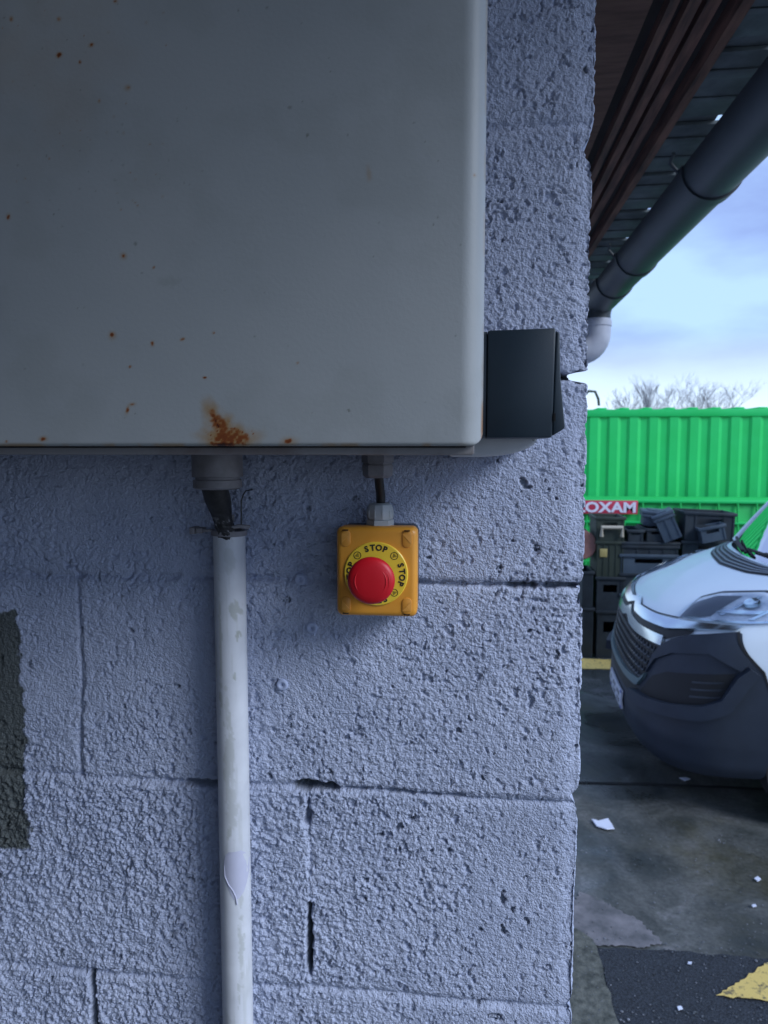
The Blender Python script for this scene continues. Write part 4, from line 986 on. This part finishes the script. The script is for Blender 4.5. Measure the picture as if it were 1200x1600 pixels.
# greenhouse
def ws_pt(f, g):            # f across -1..1, g from base 0 to top 1
    vb = 0.84 * f; ub = 0.80 + 0.14 * f * f; zb_ = 1.335 + 0.03 * f * f
    vt = 0.74 * f; ut = 1.50 + 0.20 * f * f; zt = 2.22 - 0.05 * f * f
    return Vector((ub + (ut - ub) * g - 0.05 * math.sin(PI * g), vb + (vt - vb) * g, zb_ + (zt - zb_) * g))
P = np.array([[ws_pt(f, g)[:] for f in np.linspace(-0.94, 0.94, 30)] for g in np.linspace(0.0, 1, 16)])
link('windscreen', grid_mesh('windscreen', P), M['glass'], van)
def band(name, m, f0, f1, depth=0.06):
    P = []
    for g in np.linspace(-0.01, 1, 16):
        a = ws_pt(f0, g); b_ = ws_pt(f1, g); d = Vector((0.05, 0, 0.0))
        out = Vector((-0.012, 0.012 * (1 if f0 > 0 else -1), 0.012))
        P.append([(a + d)[:], (a + out * .4)[:], ((a + b_) / 2 + out)[:], (b_ + out * .4)[:], (b_ + d * 2)[:]])
    link(name, grid_mesh(name, np.array(P)), m, van)
band('windscreen_pillar', M['van_white'], -0.93, -1.06); band('windscreen_pillar', M['van_white'], 0.93, 1.06)
for sg in (-1, 1):
    V = lambda u, z: (u, sg * (0.90 - 0.13 * max(0, (z - 1.36)) / 0.86), z)
    def panel(name, m, uz):
        me = bpy.data.meshes.new(name); me.from_pydata([V(u, z) for u, z in uz], [], [tuple(range(len(uz)))]); o = link(name, me, m, van)
        so = o.modifiers.new('thick', 'SOLIDIFY'); so.thickness = 0.02 * sg; return o
    panel('side_window', M['glass'], [(1.00, 1.37), (2.20, 1.37), (2.20, 2.02), (1.62, 2.02)])
    panel('door_pillar', M['van_white'], [(2.20, 1.36), (2.42, 1.36), (2.42, 2.22), (2.20, 2.22)])
    panel('side_panel', M['van_white'], [(2.42, 1.36), (5.0, 1.36), (5.0, 2.45), (2.42, 2.45)])
    panel('roof_rail', M['van_white'], [(1.62, 2.02), (2.20, 2.02), (2.20, 2.24), (1.78, 2.24)])
    b = MB(); b.lathe([(0.0, -0.10), (0.20, -0.10), (0.21, -0.07), (0.33, -0.09), (0.345, -0.06), (0.345, 0.06), (0.33, 0.09), (0, 0.09)], 40, Matrix.Translation((0.98, sg * 0.88, 0.343)) @ Matrix.Rotation(R(-90) * -sg, 4, 'X')); wh = b.build('wheel', M['tyre'], van)
    b = MB(); b.lathe([(0, -0.118), (0.05, -0.118), (0.06, -0.105), (0.17, -0.107), (0.20, -0.102)], 30, Matrix.Translation((0.98, sg * 0.88, 0.343)) @ Matrix.Rotation(R(-90) * -sg, 4, 'X')); b.build('rim', M['cowl_slat'], wh)
    b = MB(); b.lathe([(0.0, -0.10), (0.20, -0.10), (0.21, -0.07), (0.33, -0.09), (0.345, -0.06), (0.345, 0.06), (0.33, 0.09), (0, 0.09)], 40, Matrix.Translation((4.2, sg * 0.88, 0.343)) @ Matrix.Rotation(R(-90) * -sg, 4, 'X')); b.build('wheel', M['tyre'], van)
b = MB(); b.box((1.72, -0.76, 2.20), (5.0, 0.76, 2.26), 0.02); b.box((2.45, -0.76, 2.26), (5.0, 0.76, 2.50), 0.05); b.build('roof', M['van_white'], van)
b = MB(); b.box((4.98, -0.86, 0.4), (5.02, 0.86, 2.45), 0.01); b.build('rear_doors', M['van_white'], van)
b = MB(); b.box((0.25, -0.80, 0.28), (5.0, 0.80, 0.55), 0.03); b.box((0.30, -0.70, 0.55), (0.95, 0.70, 1.0), 0.03); b.build('underbody', M['van_dark'], van)
b = MB(); b.box((0.98, -0.80, 0.95), (1.35, 0.80, 1.34), 0.05); b.build('dashboard', M['van_dark'], van)
for y in (-0.42, 0.42):
    b = MB(); b.box((1.85, y - 0.24, 0.8), (2.05, y + 0.24, 1.60), 0.06); b.box((1.90, y - 0.12, 1.62), (2.02, y + 0.12, 1.82), 0.04); b.build('seat', M['van_dark'], van)
for y0, y1, u in ((-0.62, 0.02, 0.80), (0.05, 0.60, 0.795)):
    b = MB(); a = ws_pt(y0 / 0.84, 0.02); c = ws_pt(y1 / 0.84, 0.05); o_ = Vector((-0.02, 0, 0.012))
    b.tube([a + o_, (a + c) / 2 + o_ * 1.4, c + o_], 0.010, 6); b.tube([a + o_ * 2, a.lerp(c, .5) + o_ * 2.6], 0.012, 6); b.build('wiper', M['seal'], van)

# ================================================================== GREEN CONTAINER
YC_ = 9.6                                    # front face plane of the container (m beyond the wall)
ctl = W(905, 636, YC_); TOPZ = ctl.z
CX0, CX1 = ctl.x - 0.75, ctl.x + 6.1
con = empty('shipping_container', ((CX0 + CX1) / 2, YC_ + 1.2, 0), label='long bright green corrugated metal container standing behind the crates', cat='container')
PX_ = W(960, 700, YC_).x - W(929, 700, YC_).x   # corrugation pitch
def corr():
    xs = [CX0]; ys = [YC_ + 0.024]; x = CX0
    while x < CX1:
        for dx, y in ((0.30, 0.024), (0.13, 0.0), (0.40, 0.0), (0.17, 0.024)):
            x += dx * PX_; xs.append(x); ys.append(YC_ + y)
    pr_ = np.array([xs, ys]); rows = []
    for z in (0.16, TOPZ - 0.13): rows.append(np.stack([pr_[0], pr_[1], np.full(len(xs), z)], 1))
    me = grid_mesh('front_panel', np.array(rows)); o = link('front_panel', me, M['green']); me.polygons.foreach_set('use_smooth', [False] * len(me.polygons)); return adopt(o, con)
corr()
b = MB(); b.box((CX0, YC_ - 0.012, TOPZ - 0.135), (CX1, YC_ + 0.09, TOPZ - 0.035), 0.008)
adopt(b.build('top_rail', M['green']), con)
b = MB(); b.box((CX0, YC_ - 0.02, 0.02), (CX1, YC_ + 0.09, 0.17), 0.01); adopt(b.build('bottom_rail', M['green']), con)
b = MB(); b.box((CX0 + 0.02, YC_ + 0.05, 0.15), (CX1 - 0.02, YC_ + 2.4, TOPZ - 0.045), 0.01); adopt(b.build('shell', M['green']), con)
b = MB()
x = CX0 + 0.1
while x < CX1 - 0.2:
    b.box((x, YC_ + 0.0, TOPZ - 0.040), (x + PX_ * 0.5, YC_ + 2.3, TOPZ - 0.012), 0.012, 2); x += PX_ * 1.13
adopt(b.build('roof_ribs', M['green']), con)
b = MB(); h0 = W(936, 634, YC_ + 0.3); h1 = W(930, 612, YC_ + 0.3); h2 = W(920, 611, YC_ + 0.3)
b.tube([h0, h0.lerp(h1, .5) + Vector((.015, 0, 0)), h1, h2, h2 + Vector((-.06, 0, -.06)), h2 + Vector((-.08, 0, -0.22))], 0.018, 8); adopt(b.build('lifting_hook', M['crate_green']), con)
for x in (CX0, CX1 - 0.16):
    b = MB(); b.box((x, YC_ - 0.03, 0.0), (x + 0.16, YC_ + 0.14, TOPZ - 0.03), 0.01); adopt(b.build('corner_post', M['green']), con)

# low green cage bin in front of it
YB = 8.3
cg0 = W(880, 776, YB); cg1 = W(1260, 798, YB)
cage = empty('cage_bin', ((cg0.x + cg1.x) / 2, YB, 0), label='low green mesh sided bin carrying the red sign, in front of the container', cat='bin')
xl_c, xr_c, zt_c = cg0.x - 0.2, cg1.x + 0.5, W(1000, 781, YB).z
b = MB(); b.box((xl_c, YB + 0.03, 0.12), (xr_c, YB + 0.9, zt_c - 0.015), 0.01); adopt(b.build('shell', M['green_dark']), cage)
b = MB(); b.box((xl_c, YB - 0.012, zt_c - 0.035), (xr_c, YB + 0.03, zt_c), 0.006)
b.box((xl_c, YB - 0.012, zt_c - 0.28), (xr_c, YB + 0.02, zt_c - 0.255), 0.005)
adopt(b.build('rim', M['green']), cage)
b = MB(); k = 0; x = xl_c + 0.05
while x < xr_c:
    b.tube([(x, YB - 0.002, zt_c - 0.02), (x + (0.05 if k % 3 == 1 else 0.0), YB - 0.002, 0.15)], 0.011, 6); x += 0.215; k += 1
for zz1 in (0.42, 0.58, 0.74):
    b.tube([(xl_c, YB - 0.008, zt_c - zz1), (xr_c, YB - 0.008, zt_c - zz1)], 0.007, 6)
adopt(b.build('mesh_bars', M['green_dark']), cage)
# red sign with white letters
sr = W(996, 803, YB - 0.04); stp = W(996, 783, YB - 0.04); hgt = stp.z - sr.z; scx = W(946, 793, YB - 0.04)
ltx = W(902, 793, YB - 0.04).x
sg_ = empty('sign', ((ltx + sr.x) / 2 - 0.02, YB - 0.02, sr.z), label='small red sign with white LOXAM lettering on the green bin', cat='sign')
b = MB(); b.box((ltx - 0.03, YB - 0.034, sr.z - 0.004), (sr.x + 0.004, YB - 0.013, stp.z + 0.004), 0.003); adopt(b.build('panel', M['sign_red']), sg_)
tm = text_mesh('LOXAM', 1.0, 0.035, 0.01)
vsx = np.array([v.co[:] for v in tm.vertices]); mn, mx_ = vsx.min(0), vsx.max(0)
sx_ = (sr.x - 0.02 - ltx) / (mx_[0] - mn[0]); sz_ = (hgt * 0.84) / (mx_[1] - mn[1])
for v in tm.vertices:
    x_, y_, z_ = v.co; v.co = (ltx + (x_ - mn[0]) * sx_, YB - 0.0365 - (z_) * 0.1, sr.z + hgt * 0.08 + (y_ - mn[1]) * sz_)
adopt(link('lettering', tm, M['sign_white']), sg_)

# ================================================================== PLASTIC CRATES
def crate(loc, size, m, label, rot=(0, 0, 0), hole=True, lid=False, ribs=4, handle=None, tagp=None, group='dark plastic crates heaped by the container', cat='crate'):
    w, d, h = size
    e = empty('plastic_crate', loc, rot, label, cat, group)
    b = MB(); t = 0.02
    hw, hh = min(0.13, w * 0.24), h * 0.11; hz_ = h * 0.66
    if hole and h > 0.10:
        b.box((-w / 2 + t, -d / 2 + .008, 0), (w / 2 - t, -d / 2 + t, hz_ - hh)); b.box((-w / 2 + t, -d / 2 + .008, hz_ + hh), (w / 2 - t, -d / 2 + t, h - 0.01))
        b.box((-w / 2 + t, -d / 2 + .008, hz_ - hh), (-hw, -d / 2 + t, hz_ + hh)); b.box((hw, -d / 2 + .008, hz_ - hh), (w / 2 - t, -d / 2 + t, hz_ + hh))
    else: b.box((-w / 2 + t, -d / 2 + .008, 0), (w / 2 - t, -d / 2 + t, h - 0.01))
    b.box((-w / 2 + t, d / 2 - t, 0), (w / 2 - t, d / 2 - .008, h - 0.01)); b.box((-w / 2 + .008, -d / 2 + .01, 0), (-w / 2 + t, d / 2 - .01, h - 0.01)); b.box((w / 2 - t, -d / 2 + .01, 0), (w / 2 - .008, d / 2 - .01, h - 0.01))
    b.box((-w / 2 + .012, -d / 2 + .012, 0.002), (w / 2 - .012, d / 2 - .012, 0.02))
    for k in range(ribs + 1):
        x = -w / 2 + t + (w - 2 * t) * k / ribs
        if abs(x) < hw * 0.9 and hole: continue
        b.box((x - 0.007, -d / 2 + 0.001, 0.005), (x + 0.007, -d / 2 + 0.0081, h - 0.03))
    b.build('body', m, e)
    b = MB(); r = 0.03
    b.box((-w / 2 - .006, -d / 2 - .006, h - r), (w / 2 + .006, -d / 2 + .012, h), 0.004); b.box((-w / 2 - .006, d / 2 - .012, h - r), (w / 2 + .006, d / 2 + .006, h), 0.004)
    b.box((-w / 2 - .006, -d / 2 + .012, h - r), (-w / 2 + .012, d / 2 - .012, h), 0.004); b.box((w / 2 - .012, -d / 2 + .012, h - r), (w / 2 + .006, d / 2 - .012, h), 0.004)
    b.build('rim', m, e)
    if lid:
        b = MB(); b.box((-w / 2 - .01, -d / 2 - .01, h + 0.001), (w / 2 + .01, d / 2 + .01, h + 0.035), 0.010); b.box((-w / 2 + .05, -d / 2 + .05, h + 0.035), (w / 2 - .05, d / 2 - .05, h + 0.045), 0.004); b.build('lid', m, e)
    if handle:
        b = MB(); a, c, z0, z1 = handle; b.tube([(a, -d / 2 - 0.02, z0), (a, -d / 2 - 0.03, z1), (c, -d / 2 - 0.03, z1), (c, -d / 2 - 0.02, z0)], 0.019, 8); b.build('handle', M['cream'], e)
    if tagp:
        b = MB(); a, c, z0, z1 = tagp; b.box((a, -d / 2 - 0.006, z0), (c, -d / 2 + 0.002, z1), 0.002); b.build('tag', M['tag'], e)
    return e
YK = 6.55
def pxs(x0, x1, y0, y1, Y=YK):
    a = W(x0, y1, Y); c = W(x1, y0, Y); return (a.x + c.x) / 2, a.z, c.x - a.x, c.z - a.z
def cr_px(x0, x1, ytop, ybot, m, label, depth=0.40, Y=YK, **k):
    cx, z, w, h = pxs(x0, x1, ytop, ybot, Y); return crate((cx, Y + depth / 2, z), (w, depth, h), m, label, **k)
# columns standing on the ground; heights shared out from the top of each pile down to the floor
def column(x0, x1, ys, mats, labels, Y=YK, **k):
    for i, (ya, yb) in enumerate(zip(ys, ys[1:])):
        cr_px(x0, x1, ya, yb, mats[i % len(mats)], labels[i], Y=Y, **(k.get('extra', {}).get(i, {})))
yg = None
p = Vector((1.5, YK, 0)); q = (_M.transposed() @ (p - CAMP)); YG = 800 - F * q.y / -q.z       # image row of the floor under the pile
column(930, 977, [846, 902, 955, YG], [M['crate_green'], M['crate'], M['crate']],
       ['dark crate with a small yellow tag, under the crate with the cream handle', 'dark plastic crate midway down the narrow left pile beside the wall corner', 'dark plastic crate on the ground at the foot of the narrow left pile'],
       extra={0: dict(tagp=(-0.10, -0.03, 0.20, 0.28), hole=False), 1: dict(hole=True)})
cr_px(930, 978, 808, 845, M['crate_green'], 'olive black crate with a cream U-shaped handle, topmost of the narrow left pile', handle=(-0.085, 0.105, 0.045, 0.135), hole=True)
column(968, 1060, [867, 897, 929, 962, 995, YG], [M['crate_blue'], M['crate'], M['crate_blue'], M['crate'], M['crate']],
       ['slate plastic crate just below the wide lidded crate, left of the van bonnet', 'black crate second below the lidded crate in the wide pile', 'slate crate third below the lidded crate, behind the van lamp', 'black crate near the bottom of the wide pile behind the van grille', 'black crate on the ground at the foot of the wide pile'],
       extra={0: dict(ribs=3), 1: dict(ribs=3)})
cr_px(972, 1062, 853, 866, M['crate'], 'wide lidded dark crate on the wide pile beneath the small open boxes', lid=True, hole=False)
cr_px(980, 1007, 828, 846, M['crate'], 'small open black box between the cream handled crate and the tilted slate box', ribs=2)
cr_px(1009, 1043, 826, 846, M['crate'], 'small black box directly below the tilted slate box', ribs=2)
column(1064, 1160, [846, 880, 915, 950, 985, YG], [M['crate'], M['crate'], M['crate_blue'], M['crate'], M['crate']],
       ['dark crate just above the van bonnet line, under the large cluttered crate', 'dark crate hidden but for its edge behind the bonnet', 'slate crate low behind the van front', 'dark crate low behind the van front, second from the ground', 'dark crate on the ground behind the van front'])
c_ = pxs(1040, 1072, 806, 846); crate((c_[0] + 0.0, YK + 0.12, c_[1] + 0.02), (0.19, 0.34, 0.24), M['crate_blue'], 'slate blue box tilted on its side at the top of the crate heap', rot=(0, R(-24), R(-10)), hole=False, lid=True, ribs=2)
c_ = pxs(1020, 1046, 806, 824); crate((c_[0], YK + 0.25, c_[1]), (0.26, 0.34, 0.11), M['crate_blue'], 'flat slate box lying under the tilted one at the heap top', rot=(0, R(4), R(-8)), hole=False, lid=True, ribs=2)
cr_px(1067, 1150, 801, 845, M['crate'], 'large black crate topmost on the right of the heap, against the green container', ribs=5, rot=(0, R(2), 0))
c_ = pxs(1095, 1135, 815, 845, YK - 0.05); crate((c_[0], YK - 0.02, c_[1]), (0.24, 0.16, 0.15), M['crate_blue'], 'small slate box leaning on the front of the large black crate', rot=(0, R(-12), 0), ribs=2)
column(908, 929, [893, 950, YG], [M['crate'], M['crate']], ['narrow black crate half hidden by the wall corner, upper one', 'narrow black crate half hidden by the wall corner, on the ground'], extra={0: dict(hole=False), 1: dict(hole=False)})
# rust coloured drum lid peeping past the corner
c_ = pxs(905, 928, 838, 866)
dr = empty('drum', (c_[0], YK + 0.2, c_[1] - 0.06), label='rust brown drum end peeping past the wall corner on the crates', cat='drum')
b = MB(); b.lathe([(0, -0.16), (0.135, -0.16), (0.145, -0.15), (0.138, -0.13), (0.138, 0.13), (0.145, 0.15), (0.135, 0.16), (0, 0.16)], 32, Matrix.Translation((-0.04, 0, 0.145)) @ Matrix.Rotation(R(90), 4, 'X')); b.build('barrel', M['rustlid'], dr)
b = MB(); b.lathe([(0.128, -0.166), (0.147, -0.163), (0.150, -0.15), (0.146, -0.14)], 32, Matrix.Translation((-0.04, 0, 0.145)) @ Matrix.Rotation(R(90), 4, 'X'), caps=False); b.build('hoop', M['cream'], dr)

# ================================================================== BARE TREES
def bare_tree(px, ybase, ytop, Y, spread, seed, label):
    rnd = random.Random(seed); top = W(px, ytop, Y); base = Vector((top.x, Y, 0)); Ht = top.z
    e = empty('bare_tree', base, (0, 0, 0), label, 'tree', 'leafless trees beyond the container')
    tr = MB(); cw = bmesh.new()
    th = Ht * 0.38
    pts = [Vector((0, 0, 0)), Vector((rnd.uniform(-.15, .15), 0, th * .5)), Vector((rnd.uniform(-.3, .3), 0, th)), Vector((rnd.uniform(-.5, .5), 0, Ht * 0.62))]
    tr.tube(pts, [0.20, 0.16, 0.13, 0.07], 8); tr.build('trunk', M['bark'], e, smooth=60)
    def twig(a, b_, r0, r1):
        d = (b_ - a); u = d.orthogonal().normalized(); v = d.cross(u).normalized(); A = []; B = []
        for k in range(3):
            c, s = math.cos(k * 2.094), math.sin(k * 2.094); A.append(cw.verts.new(a + (u * c + v * s) * r0)); B.append(cw.verts.new(b_ + (u * c + v * s) * r1))
        for k in range(3): cw.faces.new((A[k], A[(k + 1) % 3], B[(k + 1) % 3], B[k]))
    def grow(p, d, ln, r, lv):
        q_ = p + d * ln * .5; d2 = (d + Vector((rnd.uniform(-.25, .25), rnd.uniform(-.25, .25), rnd.uniform(-.1, .25)))).normalized(); s_ = q_ + d2 * ln * .5
        twig(p, q_, r, r * .8); twig(q_, s_, r * .8, r * .6)
        if lv == 0: return
        for k in range(3 if lv > 1 else 4):
            dd = (d2 + Vector((rnd.uniform(-1, 1) * spread, rnd.uniform(-1, 1) * spread, rnd.uniform(-.25, .6)))).normalized()
            grow(p.lerp(s_, rnd.uniform(.45, 1)), dd, ln * rnd.uniform(.55, .8), r * .58, lv - 1)
    for k in range(12):
        t = rnd.uniform(0.5, 1.0); f = t * 3; i = min(2, int(f)); p0_ = pts[i].lerp(pts[i + 1], f - i)
        a = rnd.uniform(0, 2 * PI); d = Vector((math.cos(a) * spread, math.sin(a) * spread, rnd.uniform(.55, 1.2))).normalized()
        grow(p0_, d, Ht * 0.21 * rnd.uniform(.8, 1.1), 0.027, 4)
    me = bpy.data.meshes.new('crown'); cw.to_mesh(me); cw.free(); link('crown', me, M['bark'], e)
for a in [(975, 0, 600, 62, 0.5, 1, 'small bare tree, leftmost beyond the container roof'), (1022, 0, 584, 58, 0.6, 2, 'bare tree second from the left beyond the container roof'), (1053, 0, 594, 64, 0.6, 5, 'bare tree in the middle of the row, partly behind the widest tree'),
          (1098, 0, 584, 55, 0.9, 3, 'widest bare tree beyond the container, with dark spreading crown'), (1145, 0, 596, 60, 0.8, 4, 'bare tree rightmost beyond the container, lower and thinner'), (1004, 0, 606, 70, 0.5, 6, 'low faint bare tree between the two leftmost trees')]:
    bare_tree(*a)

# ================================================================== SMALL LITTER ON THE GROUND
def litter(pix, label, name='litter', cat='litter', h=0.012, seed=1):
    rnd = random.Random(seed); P = [G(x, y) for x, y in pix]; c = sum(P, Vector()) / len(P)
    bm = bmesh.new(); a = [bm.verts.new((p.x - c.x, p.y - c.y, 0.002)) for p in P]; t = [bm.verts.new(((p.x - c.x) * .96, (p.y - c.y) * .96, h * .5 * rnd.uniform(.6, 1.2))) for p in P]
    bm.faces.new(list(reversed(a))); bm.faces.new(t)
    for i in range(len(a)): bm.faces.new((a[i], a[(i + 1) % len(a)], t[(i + 1) % len(a)], t[i]))
    me = bpy.data.meshes.new(name); bm.to_mesh(me); bm.free(); o = link(name, me, M['bit']); o.location = (c.x, c.y, 0.008); tag(o, label, cat, 'white scraps on the yard'); return o
litter([(924, 1283), (935, 1286), (950, 1281), (956, 1290), (960, 1298), (948, 1299), (932, 1294)], 'largest white scrap lying on the wet concrete by the wall corner', seed=2)
litter([(1178, 1376), (1184, 1373), (1189, 1377), (1184, 1381)], 'small round white scrap on the concrete near the right edge', seed=3)
litter([(1061, 1218), (1072, 1217), (1079, 1220), (1070, 1223)], 'thin white scrap in the shade under the van bumper', seed=4)
litter([(1174, 1418), (1180, 1417), (1182, 1420), (1176, 1421)], 'tiny white scrap just beyond the asphalt edge', seed=5)
litter([(1058, 1578), (1064, 1577), (1067, 1581), (1060, 1583)], 'white scrap on the dark asphalt left of the yellow paint', seed=6)
litter([(1075, 1507), (1081, 1507), (1080, 1511), (1074, 1510)], 'white scrap on the asphalt near its far edge', seed=7)
# loose grit
bm = bmesh.new(); rnd = random.Random(8)
for k in range(480):
    x = rnd.uniform(895, 1230); y = 1600 - 300 * rnd.random() ** 1.3; p = G(x, y); s = rnd.uniform(0.0015, 0.0045) * (1.6 if rnd.random() < .1 else 1)
    r_ = bmesh.ops.create_icosphere(bm, subdivisions=1, radius=s, matrix=Matrix.Translation((p.x, p.y, 0.006 + s * .4)) @ Matrix.Diagonal((1, rnd.uniform(.6, 1.2), .6, 1)))
me = bpy.data.meshes.new('grit'); bm.to_mesh(me); bm.free()
M['gritm'] = mat('grit', (0.07, 0.08, 0.09), (0.24, 0.25, 0.28), rough=0.8, scale=8, lo=0.45, hi=0.7)
tag(link('grit', me, M['gritm']), kind='stuff')
